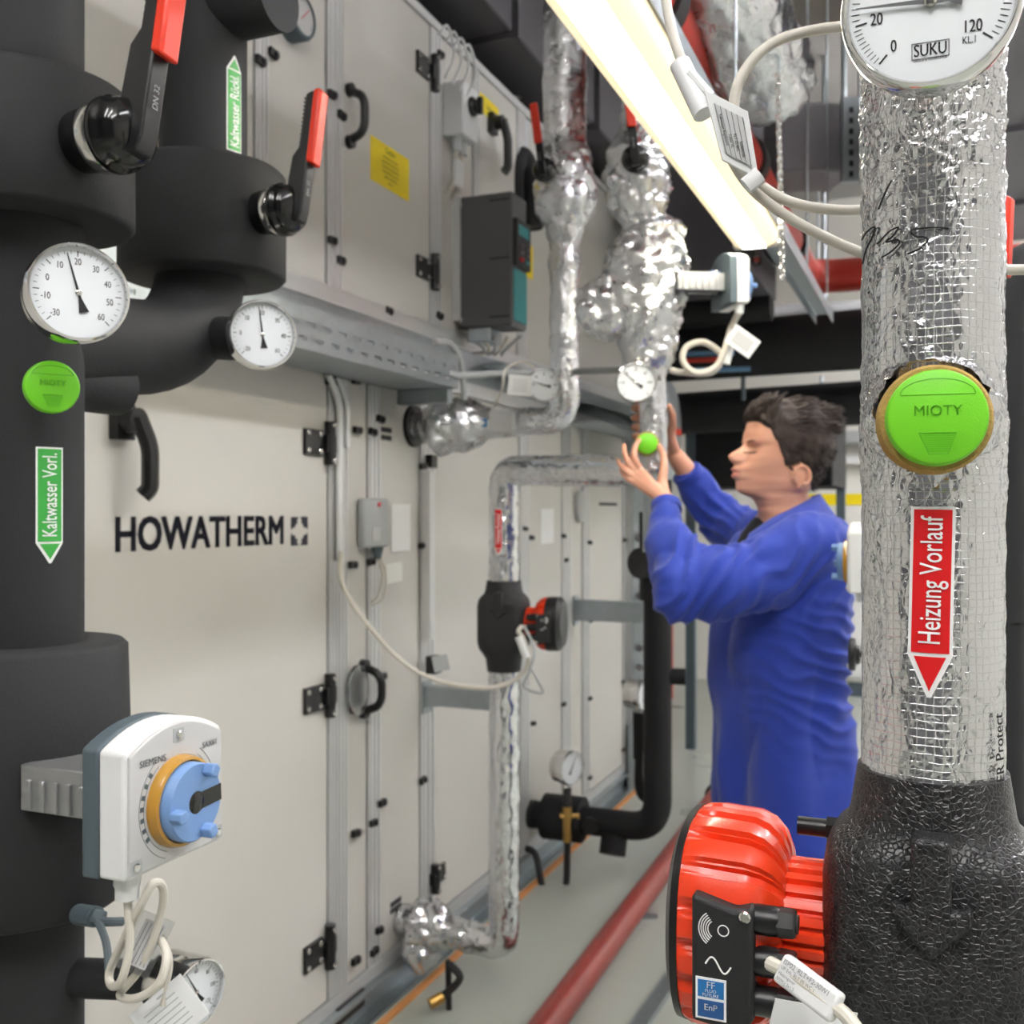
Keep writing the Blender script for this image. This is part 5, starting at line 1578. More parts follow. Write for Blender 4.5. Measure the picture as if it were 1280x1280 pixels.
ra, rb = P(792, 1290, 3.05), P(872, 1180, 3.7); ra.z = rb.z = 0.012
dr = (rb - ra).normalized(); sd = V((dr.y, -dr.x, 0))
MB().box((0, 0, 0), (0.05, 5.0, 0.02), frame((ra + rb) / 2 + dr * 0.9, sd, dr, UP)).build('rail_bar', GALV, gs)
# ------------------------------------------------------------------ luminaires
LAMPM = emat('lit_diffuser', (255, 247, 226), LAMP_E)
ROOMM = emat('lit_diffuser_cool', (250, 250, 255), ROOM_E)
BACK_FILL_M = emat('fill_diffuser_behind', (252, 250, 248), BACK_FILL_E)
FAR_FILL_M = emat('fill_diffuser_strong', (250, 250, 255), FAR_FILL_E)
EDGEM = emat('lit_diffuser_flank', (255, 236, 196), 0.62)
def luminaire(label, s0, s1, t, z, mat, w=0.13, group=None, rods=True):
    g = thing('strip_luminaire', label, 'luminaire', WL((s0 + s1) / 2, t, z), group)
    mb = MB(WF)
    prof = [(-w / 2 * 0.98, 0.055), (-w / 2, 0.03), (-w / 2 * 0.86, 0.010), (-w / 2 * 0.5, 0.0), (w / 2 * 0.5, 0.0), (w / 2 * 0.86, 0.010), (w / 2, 0.03), (w / 2 * 0.98, 0.055)]
    for nm, pr, m_ in (('diffuser', prof[3:5] + [(w / 2 * 0.5, 0.05), (-w / 2 * 0.5, 0.05)], mat), ('diffuser_flank', prof[:4] + [(-w / 2 * 0.5, 0.055)], EDGEM), ('diffuser_flank', prof[4:] + [(w / 2 * 0.5, 0.055)], EDGEM)):
        mb = MB(WF); n = len(pr)
        vs = [(s, -t - x, z + y) for s in (s0 + 0.03, s1 - 0.03) for x, y in pr]
        fs = [(i, (i + 1) % n, n + (i + 1) % n, n + i) for i in range(n)] + [tuple(range(n)), tuple(range(n, 2 * n))[::-1]]
        mb.add(vs, fs); mb.build(nm, m_, g, smooth=50)
    mb = MB(WF); mb.bb((s0, -t - w / 2 * 1.02, z + 0.052), (s1, -t + w / 2 * 1.02, z + 0.085)); mb.build('housing', LGREYP, g, bevel=0.006)
    for s in (s0, s1 - 0.03):
        mb = MB(WF); mb.bb((s, -t - w / 2, z + 0.004), (s + 0.03, -t + w / 2, z + 0.06)); mb.build('end_cap', pmat('frosted_end', (226, 222, 208), 0.4), g, bevel=0.008)
    if rods:
        mb = MB(WF); mb.bb((s0 + 0.05, -t - w * 0.3, z + 0.0845), (s1 - 0.05, -t + w * 0.3, z + 0.089)); mb.build('added_uplight', mat, g)  # glowing strip added on top of the housing to brighten the ceiling
        for s in (s0 + 0.2, s1 - 0.2):
            MB(WF).cyl((s, -t, z + 0.08), (s, -t, ZC - 0.002), 0.004, n=8).build('suspension_rod', GALV, g)
    return g
LS, LT, LZ = 1.506, 1.13, 2.31
luminaire('long glowing strip luminaire crossing the top of the aisle', LS - 0.16, LS + 1.6, LT, LZ, LAMPM, rods=False)
grp = 'added fill luminaires overhead out of the picture'
for s, t, z in ((-1.9, 0.8, 3.7), (-1.9, 1.7, 3.7), (-1.9, 2.6, 3.7), (0.2, 2.7, 3.7), (2.3, 2.7, 3.8), (4.4, 2.7, 3.8), (6.5, 2.7, 3.6), (4.4, 3.7, 3.8), (6.5, 3.7, 3.6)):  # unseen luminaires added as fill to brighten the room
    luminaire('added fill luminaire overhead %s the camera, %s' % (('behind', 'beside', 'just ahead of', 'further ahead of', 'farthest ahead of')[[-1.9, 0.2, 2.3, 4.4, 6.5].index(s)], 'near the ventilation unit' if t < 1 else 'in the middle of the aisle' if t < 2 else 'on the far side of the aisle' if t < 3 else 'close to the side wall'), s, s + 1.55, t, z, FAR_FILL_M if s > 2 else BACK_FILL_M if s < -1 else ROOMM, 0.16, grp)
tr = thing('lighting_trunking', 'narrow galvanised channel the glowing luminaire hangs from', 'channel', WL(LS + 1, LT + 0.05, LZ + 0.1))
t0_ = LT + 0.035
mb = MB(WF); mb.bb((LS - 0.8, -t0_ - 0.035, LZ + 0.09), (LS + 3.2, -t0_ + 0.035, LZ + 0.095)); mb.bb((LS - 0.8, -t0_ - 0.037, LZ + 0.05), (LS + 3.2, -t0_ - 0.034, LZ + 0.095)); mb.bb((LS + 1.6, -t0_ + 0.034, LZ + 0.05), (LS + 3.2, -t0_ + 0.037, LZ + 0.095))
mb.build('channel', GALV, tr)
for k in range(5):
    MB(WF).cyl((LS + 0.2 + 0.7 * k, -t0_ - 0.03, LZ + 0.09), (LS + 0.2 + 0.7 * k, -t0_ - 0.03, ZC), 0.004, n=8).build('hanger_rod', GALV, tr)
# chain
ch = thing('hanging_chain', 'light steel chain hanging beside the glowing luminaire', 'chain', P(975, 330, 2.6))
lk = MB(); ring = [V((0.006 * math.cos(a), 0, 0.011 * math.sin(a))) for a in [2 * pi * i / 14 for i in range(15)]]
lk.tube(ring, 0.0024, 6, caps=False); LINK = lk.mesh('link', STEEL)
p0, p1 = P(972, 96, 2.6), P(978, 345, 2.6)
nl = 30
for k in range(nl):
    inst('link', LINK, Matrix.Translation(p0.lerp(p1, k / (nl - 1))) @ Matrix.Rotation((k % 2) * pi / 2 + 0.4, 4, 'Z'), ch)

# ------------------------------------------------------------------ leads, sleeve and tag beside the closest foil pipe
wl = MB()
wl.tube(spline([P(829, -40, 0.86), P(834, 10, 0.85), P(843, 50, 0.84), P(856, 86, 0.83), P(875, 130, 0.82)], 8), 0.0042, 12)
single('sensor_lead', wl, CABLE, 'ivory cable coming down from the top edge into a clear sleeve', 'cable', P(843, 50, 0.84))
sl = thing('cable_sleeve', 'clear plastic sleeve around the ivory cable above the framed tag', 'sleeve', P(866, 108, 0.82))
MB().tube([P(850, 80, 0.825), P(880, 143, 0.81)], 0.0085, 16).build('sleeve_tube', pmat('milky_plastic', (226, 226, 228), 0.3, var=0.01), sl)
MB().tube([P(862, 92, 0.815), P(888, 122, 0.808)], 0.0045, 10).build('latch', WHITEP, sl)
ft = thing('cable_tag', 'framed cable tag with printed columns hanging near the closest foil pipe', 'tag', look(P(915, 168, 0.80), (-0.1, -1, 0)))
def quad_plate(pts, d, th, mat, name, parent, inset=None):
    ps = [P(x, y, d) for x, y in pts]
    nrm = (ps[1] - ps[0]).cross(ps[2] - ps[0]).normalized()
    if nrm.y > 0: nrm = -nrm
    mb = MB(); mb.add([p for p in ps] + [p - nrm * th for p in ps], [(0, 1, 2, 3), (7, 6, 5, 4)] + [(i, (i + 1) % 4, 4 + (i + 1) % 4, 4 + i) for i in range(4)])
    return mb.build(name, mat, parent, bevel=0.0006)
Q = [(880, 111), (935, 139), (949, 224), (903, 200)]
quad_plate(Q, 0.80, 0.0022, WHITEP, 'frame_plate', ft)
def qp(u, v):
    a = (Q[0][0] + (Q[1][0] - Q[0][0]) * u, Q[0][1] + (Q[1][1] - Q[0][1]) * u); b = (Q[3][0] + (Q[2][0] - Q[3][0]) * u, Q[3][1] + (Q[2][1] - Q[3][1]) * u)
    return (a[0] + (b[0] - a[0]) * v, a[1] + (b[1] - a[1]) * v)
quad_plate([qp(0.16, 0.14), qp(0.86, 0.14), qp(0.86, 0.86), qp(0.16, 0.86)], 0.7985, 0.0010, LGREYP, 'paper', ft)
for k in range(6):
    u = 0.18 + 0.13 * k
    quad_plate([qp(u, 0.14), qp(u + 0.012, 0.14), qp(u + 0.012, 0.86), qp(u, 0.86)], 0.798, 0.0006, DGREYP, 'printed_line', ft)
for u, v, body in ((0.26, 0.5, 'Kaltwasser Regelventil'), (0.40, 0.62, 'Fühler VL'), (0.54, 0.6, 'RLT 05 WC'), (0.67, 0.66, 'Stellantrieb')):
    c = P(*qp(u, v), 0.7978); ex = (P(*qp(u, 1), 0.7978) - P(*qp(u, 0), 0.7978)).normalized(); ez = V((0, -1, 0)); ey = ez.cross(ex)
    mb = MB(); put_text(mb, body, 0.0034, frame(c, ex, ey, ez), 0.8, 0.006); mb.build('lettering', INK, ft, smooth=0)
for body, pts in (('ivory cable looping up from the framed tag to the foil pipe', [(921, 170), (917, 135), (925, 100), (950, 66), (990, 44), (1060, 33), (1110, 40)]),
                  ('upper ivory cable sagging from the framed tag behind the foil pipe', [(905, 170), (915, 190), (940, 222), (975, 247), (1020, 260), (1080, 262), (1150, 250)]),
                  ('lower ivory cable running from the framed tag behind the foil pipe', [(900, 165), (915, 200), (940, 236), (980, 268), (1030, 296), (1080, 317), (1130, 330), (1190, 337), (1300, 337)])):
    mb = MB(); dd_ = 0.806 if 'loop' in body else 0.815
    mb.tube(spline([P(x, y, dd_) for x, y in pts], 8), 0.0042, 12)
    single('sensor_lead', mb, CABLE, body, 'cable', P(*pts[3], dd_))
zt_ = thing('cable_tie', 'small white cable tie under the framed tag', 'cable tie', P(940, 226, 0.80))
MB().tube([P(932, 233, 0.80), P(950, 219, 0.80)], 0.0068, 10, flat=0.55).build('tie_loop', WHITEP, zt_)

# ------------------------------------------------------------------ beside and behind the closest foil pipe
D_ = xy(P(1246, 640, 1.2))
bp2 = thing('black_riser', 'slim black insulated riser half hidden behind the closest foil pipe', 'pipe', vert(D_, 0))
MB().tube(bend([vert(D_, 0), vert(D_, zz(330, 1.2)), vert(D_, zz(330, 1.2)) + V((0.5, 0.1, 0.03))], 0.08, 8), 0.0305, 28).build('insulated_pipe', ELASTO, bp2)
MB().tube([vert(D_, zz(775, 1.2)), vert(D_, zz(420, 1.2))], 0.033, 28).build('outer_sleeve', ELASTO, bp2)
valve_lever('red valve grip peeping out behind the closest foil pipe', P(1218, 405, 1.05), V((0.7, -0.7, 0)), V((0, 0, 1)), 0.62, 0.7)
actuator('valve actuator behind the closest foil pipe, knob pointing at the person', P(1062, 702, 2.15), -WN, 1.0, False, 0.1)
hw2 = thing('hand_wheel', 'black hand wheel seen edge on beside the closest foil pipe', 'hand wheel', look(P(1068, 818, 2.15), -WN))
M = WM[hw2.name]
MB().lathe([(0.006, -0.06), (0.006, -0.012), (0.018, -0.012), (0.022, -0.004), (0.033, -0.002), (0.035, 0.004), (0.033, 0.010), (0.0, 0.010)], 24, M).build('wheel', BLACKP, hw2)
MB().tube([M @ V((0, 0, -0.05)), M @ V((0, 0, -0.2))], 0.006, 10).build('spindle', STEEL, hw2)
hid = thing('valve_column', 'foil wrapped riser hidden behind the closest foil pipe', 'pipe', V((P(1180, 640, 2.1).x, 2.1, 0)))
hx = P(1185, 640, 2.12)
MB().tube([V((hx.x, hx.y, 0)), V((hx.x, hx.y, 2.4))], 0.05, 24).build('insulated_pipe', FOIL_S, hid)

# ------------------------------------------------------------------ overhead and far services
DUCT = pmat('grey_duct_wrap', (118, 115, 121), 0.6, var=0.12, vscale=4)
DUCTD = pmat('dark_duct_wrap', (74, 72, 77), 0.6, var=0.15, vscale=4)
def hbox(name, label, cat, a, b, mat, part='duct_body', bevel=0.01, flanges=()):
    t = thing(name, label, cat, WL((a[0] + b[0]) / 2, (a[1] + b[1]) / 2, a[2]))
    MB(WF).bb((a[0], -a[1], a[2]), (b[0], -b[1], b[2])).build(part, mat, t, bevel=bevel)
    for s in flanges:
        MB(WF).bb((s, -a[1] + 0.025, a[2] - 0.025), (s + 0.03, -b[1] - 0.025, b[2] + 0.025)).build('flange', mat, t)
    return t
hbox('supply_duct', 'dark insulated duct running above the ventilation unit', 'duct', (2.6, -1.0, 3.34), (8.9, 0.15, 3.75), DUCTD, flanges=(3.6, 4.6, 5.9, 7.2))
hbox('cross_duct', 'dark rectangular duct crossing above the aisle', 'duct', (5.2, 0.2, 2.75), (6.1, 0.76, 3.30), DUCTD, flanges=())
tk = thing('black_duct', 'broad black insulated duct crossing behind the person at head height', 'duct', WL(7.2, 2, 2.2))
MB().tube([WL(6.2, 0.05, 2.50), WL(6.2, 1.4, 2.52), WL(6.2, 4.2, 2.58)], 0.17, 32).build('duct_body', ELASTO2, tk)
MB().tube([WL(6.4, 0.0, 2.15), WL(6.4, 4.2, 2.25)], 0.13, 28).build('lower_pipe', ELASTO2, tk)
MB().tube([WL(6.0, 0.0, 2.70), WL(6.0, 0.75, 2.71)], 0.09, 24).build('upper_stub', ELASTO2, tk)
bw_ = thing('black_cabinet', 'tall black equipment housing standing behind the face of the person', 'equipment', WL(6.9, 0.9, 0))
tq_ = wt(6.7, 1041)
MB(WF).bb((6.7, -0.12, 1.70), (7.7, -tq_, 2.2)).build('housing', ELASTO2, bw_, bevel=0.01)
MB(WF).bb((6.68, -0.10, 0.0), (6.74, -0.16, 2.3)).build('post', DGREYP, bw_)
MB(WF).bb((7.6, -tq_ + 0.06, 0.0), (7.66, -tq_, 1.75)).build('post', DGREYP, bw_)
MB().tube([P(929, 470, 6.2), P(929, 500, 6.2)], 0.014, 10).build('handle', DGREYP, bw_)
dsk = thing('round_damper', 'round galvanised damper plate behind the held foil pipe', 'damper', look(P(838, 540, 5.2), V((0.93, -0.36, 0))))
M = WM[dsk.name]
MB().lathe([(0.25, -0.10), (0.25, 0), (0.24, 0.006), (0.0, 0.03)], 40, M).build('plate', GALV, dsk)
MB().box((0, 0, 0.03), (0.16, 0.03, 0.02), M).build('red_handle', RED, dsk)
# overhead insulated pipes at right
for k, (x0, y0, x1, y1, d, r, m, lab) in enumerate(((890, 178, 1300, 160, 5.0, 0.075, DUCT, 'grey insulated pipe crossing under the ceiling beside the chain'),
                                                   (930, 392, 1300, 372, 7.0, 0.05, GREYP, 'pale pipe high on the back wall above the black duct'))):
    t = thing('overhead_pipe', lab, 'pipe', P((x0 + x1) / 2, (y0 + y1) / 2, d))
    MB().tube([P(x0, y0, d + 0.1), P((x0 + x1) / 2, (y0 + y1) / 2, d), P(x1, y1, d - 0.1)], r, 24).build('pipe_run', m, t)
    for u in (0.25, 0.45):
        c = P(x0 + (x1 - x0) * u, y0 + (y1 - y0) * u, d)
        MB().tube([c, V((c.x, c.y, ZC))], 0.008, 8).build('hanger_rod', GALV, t)
        MB().tube([c - V((0.03, 0, 0)), c + V((0.03, 0, 0))], r + 0.006, 20).build('pipe_clamp', GALV, t)
hbox('exhaust_duct', 'large grey rectangular duct under the ceiling above the closest foil pipe', 'duct', (3.2, 1.55, 2.95), (6.0, 2.35, 3.45), DUCT, flanges=(4.2, 5.2))
xd = thing('duct_outlet', 'grey tapered duct outlet hanging under the ceiling beyond the chain', 'duct', P(1015, 200, 4.6))
xm = look(P(1008, 200, 4.7), V((0, 0, -1)), V((0, 1, 0)))
MB().prism([(-0.16, -0.15), (0.16, -0.15), (0.16, 0.15), (-0.16, 0.15)], -0.2, 0.10, xm).build('duct_body', DUCT, xd, bevel=0.01)
pt = thing('perforated_rail', 'perforated galvanised hanger rail beside the grey duct outlet', 'rail', P(1062, 205, 4.4))
pr = P(1062, 190, 4.4)
MB().box((pr.x, pr.y, pr.z + 0.05), (0.07, 0.04, 0.35)).build('rail_bar', GALV, pt)
for k in range(7):
    MB().box((pr.x, pr.y - 0.021, pr.z - 0.10 + 0.045 * k), (0.018, 0.004, 0.024)).build('slot', BLACKM, pt)
# red fire main: parallel to the aisle, then turning right
rm = thing('fire_main', 'red fire main running under the ceiling behind the luminaire', 'pipe', P(960, 270, 4.8))
e1 = P(1008, 350, 6.1)
MB().tube(bend([e1 - WD * 5.2, e1 - WD * 0.05, e1 + WN * 2.6], 0.2, 8), 0.095, 28).build('pipe_run', REDPIPE2, rm)
for o_ in (0.9, 2.2, 3.6):
    c = e1 - WD * o_; MB().tube([c - WD * 0.04, c + WD * 0.04], 0.112, 24).build('pipe_clamp', BLACKM, rm)
    MB().tube([c, V((c.x, c.y, ZC))], 0.006, 8).build('hanger_rod', GALV, rm)
c = e1 + WN * 0.55; MB().tube([c - WN * 0.05, c + WN * 0.05], 0.108, 24).build('coupling', GALV, rm)
# large foil duct top centre right
fd = thing('foil_duct', 'wide foil wrapped duct coming forward under the ceiling beside the chain', 'duct', P(930, 60, 2.9))
foil_tube('foil_jacket', spline([P(968, 118, 3.3), P(940, 60, 3.15), P(900, -20, 2.95), P(860, -110, 2.7)], 8), bumpy([(0, 0.13), (0.1, 0.145), (1, 0.145)]), FOIL, fd, 0.02, 72, 0.022, 10, 9.0, fine=0.6)
foil_blob('foil_end', P(893, 95, 3.5), 0.12, FOIL, fd, (1, 1, 1), 0.03, 12, 56, 11.0)
re_ = thing('red_pipe_end', 'red capped pipe end beside the foil duct near the luminaire', 'pipe', P(850, 55, 3.3))
MB().tube([P(805, 40, 3.45), P(868, 50, 3.3)], 0.085, 28).build('pipe_run', REDPIPE2, re_)
MB().tube([P(868, 50, 3.3), P(877, 51, 3.28)], 0.095, 28).build('end_ring', DUCT, re_)
MB().box(P(850, 22, 3.2), (0.22, 0.08, 0.05)).build('carrier', GALV, re_)
# threaded rods from the ceiling
for x, y0, d, lab in ((645, 122, 4.5, 'threaded rod hanging in front of the dark duct above the casing'), (1055, 150, 4.9, 'threaded rod hanging beside the closest foil pipe under the ceiling'), (944, 330, 5.2, 'pair rod beyond the end of the glowing luminaire'), (1030, 420, 6.3, 'rod dropping to the black duct behind the person')):
    b = P(x, y0, d); t = thing('threaded_rod', lab, 'rod', b)
    MB().cyl(b, V((b.x, b.y, ZC)), 0.010 if d < 4.6 else 0.014, n=10).build('rod', GALV, t)
    MB().cyl(b, b + UP * 0.03, 0.03, n=6).build('nut', STEEL, t)
cs = thing('carrier_rail', 'silver carrier bar lying on the black duct behind the person', 'rail', P(1015, 400, 5.9))
MB().tube([P(1000, 408, 5.95), P(1066, 397, 5.85)], 0.014, 10).build('bar', GALV, cs)
MB().tube([P(1060, 398, 5.86), P(1067, 397, 5.84)], 0.030, 12).build('end_cap', WHITEP, cs)
for k, (y, m, lab) in enumerate(((441, pmat('blue_line_paint', (86, 126, 160), 0.4), 'upper thin blue line pipe before the black duct'), (449, REDPIPE2, 'thin red line pipe before the black duct'), (461, pmat('blue_line_paint', (86, 126, 160)), 'lower thin blue line pipe before the black duct'))):
    t = thing('line_pipe', lab, 'pipe', P(880, y, 5.3)); MB().tube([P(858, y + 2, 5.35), P(918 - 14 * (k == 1) + 20 * (k == 2), y, 5.3)], 0.013, 10).build('pipe_run', m, t)
# second luminaire far away, white equipment along the back wall
luminaire('far strip luminaire glimpsed beside the closest foil pipe', 6.7, 8.2, 2.55, 2.42, ROOMM, 0.14)
wc = thing('wall_cabinet', 'long white cabinet on the back wall behind the person', 'cabinet', WL(9.3, 2, 0))
MB(WF).bb((9.1, -0.9, 0.12), (S1 - 0.005, -3.6, 1.36)).build('body', PANEL_W, wc, bevel=0.01)
MB(WF).bb((9.12, -0.92, 0.0), (S1 - 0.005, -3.58, 0.12)).build('plinth', DGREYP, wc)
for k in range(3):
    s_ = 0.93 + k * 0.89
    dr_ = MB(WF).bb((9.08, -s_, 0.16), (9.1, -s_ - 0.85, 1.32)).build('door', PANEL_W, wc, bevel=0.004)
    MB(WF).bb((9.05, -s_ - 0.76, 0.7), (9.08, -s_ - 0.79, 0.85)).build('handle', BLACKP, dr_)
gb = thing('wall_shelf_rail', 'white ledge rail along the back wall above the yellow band', 'rail', WL(9.5, 2, 2.0))
MB(WF).bb((9.45, -0.3, 1.96), (S1 - 0.005, -4.2, 2.02)).build('ledge', WHITEP, gb)
MB(WF).bb((9.40, -0.3, 2.14), (S1 - 0.005, -4.2, 2.24)).build('rail_bar', GREYP, gb)
gg = thing('green_sign', 'small green hanging sign beyond the head of the person', 'sign', P(1040, 508, 7.0))
MB().box(P(1040, 506, 7.0), (0.14, 0.02, 0.10)).build('sign_plate', pmat('sign_green', (120, 190, 160), 0.4), gg)
MB().cyl(P(1027, 470, 7.0), P(1027, 500, 7.0), 0.012, n=8).build('hanger', GALV, gg)
for y in (496, 505):
    MB().ball(P(1027, y, 6.95), 0.02, 12).build('ball_stud', STEEL, gg)
# ------------------------------------------------------------------ the person
SKIN = pmat('skin', (206, 152, 128), 0.5, var=0.07, vscale=28, bump=0.1, bscale=300, sss=0.25)
HAIR = pmat('dark_brown_hair', (44, 32, 27), 0.62, var=0.35, vscale=60)
COAT = pmat('royal_blue_cotton', (30, 55, 152), 0.8, var=0.08, vscale=9, bump=0.25, bscale=700, sheen=0.15)
SHIRT = pmat('black_cotton', (24, 24, 27), 0.85, var=0.1)
TROUS = pmat('dark_work_trousers', (40, 44, 58), 0.85, var=0.1)
SHOE = pmat('black_leather', (26, 25, 25), 0.45, var=0.1)
HF = V((-0.985, -0.17, 0)).normalized(); HL = UP.cross(HF).normalized()
DH = 2.62; KH = F / DH
OH = P(985, 570, DH)
def hd(f, l, z):
    return OH + HF * f + HL * l + UP * z
def ip(tab, z):
    """smooth interpolation in a table sorted by falling z"""
    if z >= tab[0][0]: return tab[0][1]
    for (a, u), (b, w) in zip(tab, tab[1:]):
        if z >= b:
            t = (a - z) / (a - b); t = t * t * (3 - 2 * t)
            return u + (w - u) * t
    return tab[-1][1]
fx = lambda x: (985 - x) / KH
fz_ = lambda y: (570 - y) / KH
FRONT = [(fz_(509), 0.03), (fz_(513), 0.068), (fz_(522), 0.093), (fz_(532), 0.104), (fz_(545), 0.112), (fz_(552), 0.1135), (fz_(559), 0.107), (fz_(566), 0.113), (fz_(575), 0.118), (fz_(585), 0.122), (fz_(600), 0.122), (fz_(612), 0.116), (fz_(617), 0.108), (fz_(621), 0.094), (fz_(627), 0.084), (fz_(635), 0.076), (fz_(650), 0.068), (fz_(680), 0.055)]
BACK = [(fz_(509), -0.03), (fz_(513), -0.058), (fz_(522), -0.086), (fz_(540), -0.104), (fz_(560), -0.106), (fz_(575), -0.098), (fz_(590), -0.078), (fz_(605), -0.056), (fz_(620), -0.046), (fz_(650), -0.050), (fz_(680), -0.07)]
WIDE = [(fz_(509), 0.028), (fz_(513), 0.044), (fz_(522), 0.060), (fz_(535), 0.071), (fz_(555), 0.075), (fz_(575), 0.071), (fz_(590), 0.066), (fz_(600), 0.064), (fz_(610), 0.061), (fz_(618), 0.053), (fz_(630), 0.052), (fz_(650), 0.060), (fz_(680), 0.08)]
NOSE = [(fz_(549), 0.0), (fz_(554), 0.006), (fz_(558), 0.015), (fz_(563), 0.027), (fz_(568), 0.041), (fz_(571), 0.044), (fz_(575), 0.036), (fz_(578), 0.023), (fz_(581), 0.010), (fz_(584), 0.003), (fz_(588), 0.0)]
LIPS = [(fz_(573), 0.0), (fz_(578), 0.006), (fz_(582), 0.014), (fz_(585), 0.022), (fz_(587), 0.027), (fz_(590), 0.022), (fz_(592), 0.021), (fz_(594.5), 0.026), (fz_(597), 0.025), (fz_(601), 0.015), (fz_(606), 0.019), (fz_(612), 0.022), (fz_(616), 0.020), (fz_(619), 0.012), (fz_(623), 0.0)]
def head_pt(phi, z, off=0.0):
    f0, b, w = ip(FRONT, z), ip(BACK, z), ip(WIDE, z)
    c = f0 * 0.42 + b * 0.58 if z > -0.09 else (f0 + b) / 2
    cs, sn = math.cos(phi), math.sin(phi)
    e = 2.25 + 0.45 * min(1.0, max(0.0, (z + 0.05) / 0.05)) * (1 if cs > 0 else 0)
    k = (abs(cs) ** e + abs(sn) ** e) ** (-1 / e)
    f = c + (f0 - c if cs > 0 else c - b) * cs * k
    l = w * sn * k
    if cs > 0:
        jaw = min(1.0, max(0.0, (-0.03 - z) / 0.06)) if z > -0.1 else 0
        l *= 1 - 0.22 * jaw * cs
        n = ip(NOSE, z); sg = 0.0095 + 0.24 * max(0, n - 0.012)
        sg = min(sg, 0.0165)
        f += n * math.exp(-(l / sg) ** 2)
        f += ip(LIPS, z) * math.exp(-(abs(l) / 0.027) ** 2.3)
        for s_ in (-1, 1):
            dl = (l - s_ * 0.029) / 0.017; dz = (z - fz_(564)) / 0.013
            f -= 0.010 * math.exp(-dl * dl - dz * dz)
            dl = (l - s_ * 0.029) / 0.012; dz = (z - fz_(565)) / 0.007
            f += 0.006 * math.exp(-dl * dl - dz * dz)
            dl = (l - s_ * 0.030) / 0.022; dz = (z - fz_(555)) / 0.006
            f += 0.003 * math.exp(-dl * dl - dz * dz)
            dl = (l - s_ * 0.013) / 0.007; dz = (z - fz_(577)) / 0.007
            f += 0.012 * math.exp(-dl * dl - dz * dz)
    return f, l, z
body = MB()
NZ, NP = 110, 150
ztop, zbot = fz_(508.5), fz_(682)
def phi_at(i):
    u = i / NP * 2 - 1                                   # denser columns at the face
    return pi * (u * 0.55 + 0.45 * u ** 3)
vs, fs = [], []
for j in range(NZ + 1):
    z = ztop + (zbot - ztop) * (j / NZ)
    for i in range(NP):
        vs.append(hd(*head_pt(phi_at(i), z)))
for j in range(NZ):
    for i in range(NP):
        i2 = (i + 1) % NP
        fs.append((j * NP + i, j * NP + i2, (j + 1) * NP + i2, (j + 1) * NP + i))
fs.append(tuple(range(NP))); fs.append(tuple(NZ * NP + i for i in range(NP))[::-1])
body.add(vs, fs)
# ears
for sg in (1, -1):
    ec = (fx(984), sg * 0.068, fz_(597))
    rim = []
    for q in range(15):
        a = math.radians(-110 + 250 * q / 14)
        rr = 0.0255 if q < 11 else 0.021
        rim.append(hd(ec[0] - 0.004 - 0.021 * math.sin(a + 0.5) * 0.9, ec[1] + sg * (0.010 + 0.004 * math.sin(a)), ec[2] + rr * math.cos(a + 0.5 + pi) * -1.05))
    body.tube(rim, 0.0046, 8)
    M_ = frame(hd(*ec), HF, UP, HL * sg)
    body.ball((0, 0, 0.002), 0.022, 16, (0.85, 1.12, 0.30), M_)
    body.ball((0.002, -0.024, 0.004), 0.0085, 12, (0.9, 1.2, 0.6), M_)
    body.ball((0.016, -0.004, 0.004), 0.006, 10, (0.6, 1.2, 0.8), M_)

def limb(mb, pts, rad, n=14, k=6):
    p = spline(pts, k)
    m = len(rad) - 1
    R = []
    for i in range(len(p)):
        u = i / (len(p) - 1) * m; j = min(m - 1, int(u)); t = u - j
        R.append(rad[j] + (rad[j + 1] - rad[j]) * t)
    mb.tube(p, R, n)
    mb.ball(p[0], R[0], 12); mb.ball(p[-1], R[-1], 12)

# torso core, arms and legs inside the clothes: one connected figure
TC = P(978, 640, 2.66)
PF = V((-0.95, -0.31, 0)).normalized(); PL = UP.cross(PF).normalized()
SHN, ELN, WRN = P(1004, 688, 2.50), P(852, 738, 2.47), P(832, 626, 2.695)
SHF, ELF, WRF = P(975, 676, 2.82), P(902, 652, 3.02), P(846, 572, 2.95)
hip = P(975, 960, 2.66); hipz = hip.z
limb(body, [P(985, 640, 2.66), P(980, 700, 2.66), P(975, 800, 2.66), hip], [0.07, 0.13, 0.12, 0.13], 20)
limb(body, [P(985, 672, 2.66), SHN], [0.06, 0.055]); limb(body, [P(985, 672, 2.66), SHF], [0.06, 0.055])
limb(body, [SHN, (SHN + ELN) / 2, ELN], [0.055, 0.047, 0.040]); limb(body, [ELN, (ELN + WRN) / 2, WRN], [0.040, 0.036, 0.0255])
limb(body, [SHF, (SHF + ELF) / 2, ELF], [0.055, 0.047, 0.040]); limb(body, [ELF, (ELF + WRF) / 2, WRF], [0.040, 0.036, 0.0265])
FEET = []
for sg, fo in ((1, 0.02), (-1, -0.06)):
    hp_ = hip + PL * 0.085 * sg; kn = V((hp_.x, hp_.y, 0.50)) + PF * (0.03 + fo); an = V((kn.x, kn.y, 0.09)) - PF * 0.05
    limb(body, [hp_, (hp_ + kn) / 2, kn], [0.095, 0.078, 0.056]); limb(body, [kn, (kn + an) / 2 - PF * 0.01, an], [0.054, 0.056, 0.036])
    limb(body, [an, an + PF * 0.09 - UP * 0.05, an + PF * 0.17 - UP * 0.055], [0.036, 0.034, 0.026])
    FEET.append((hp_, kn, an))

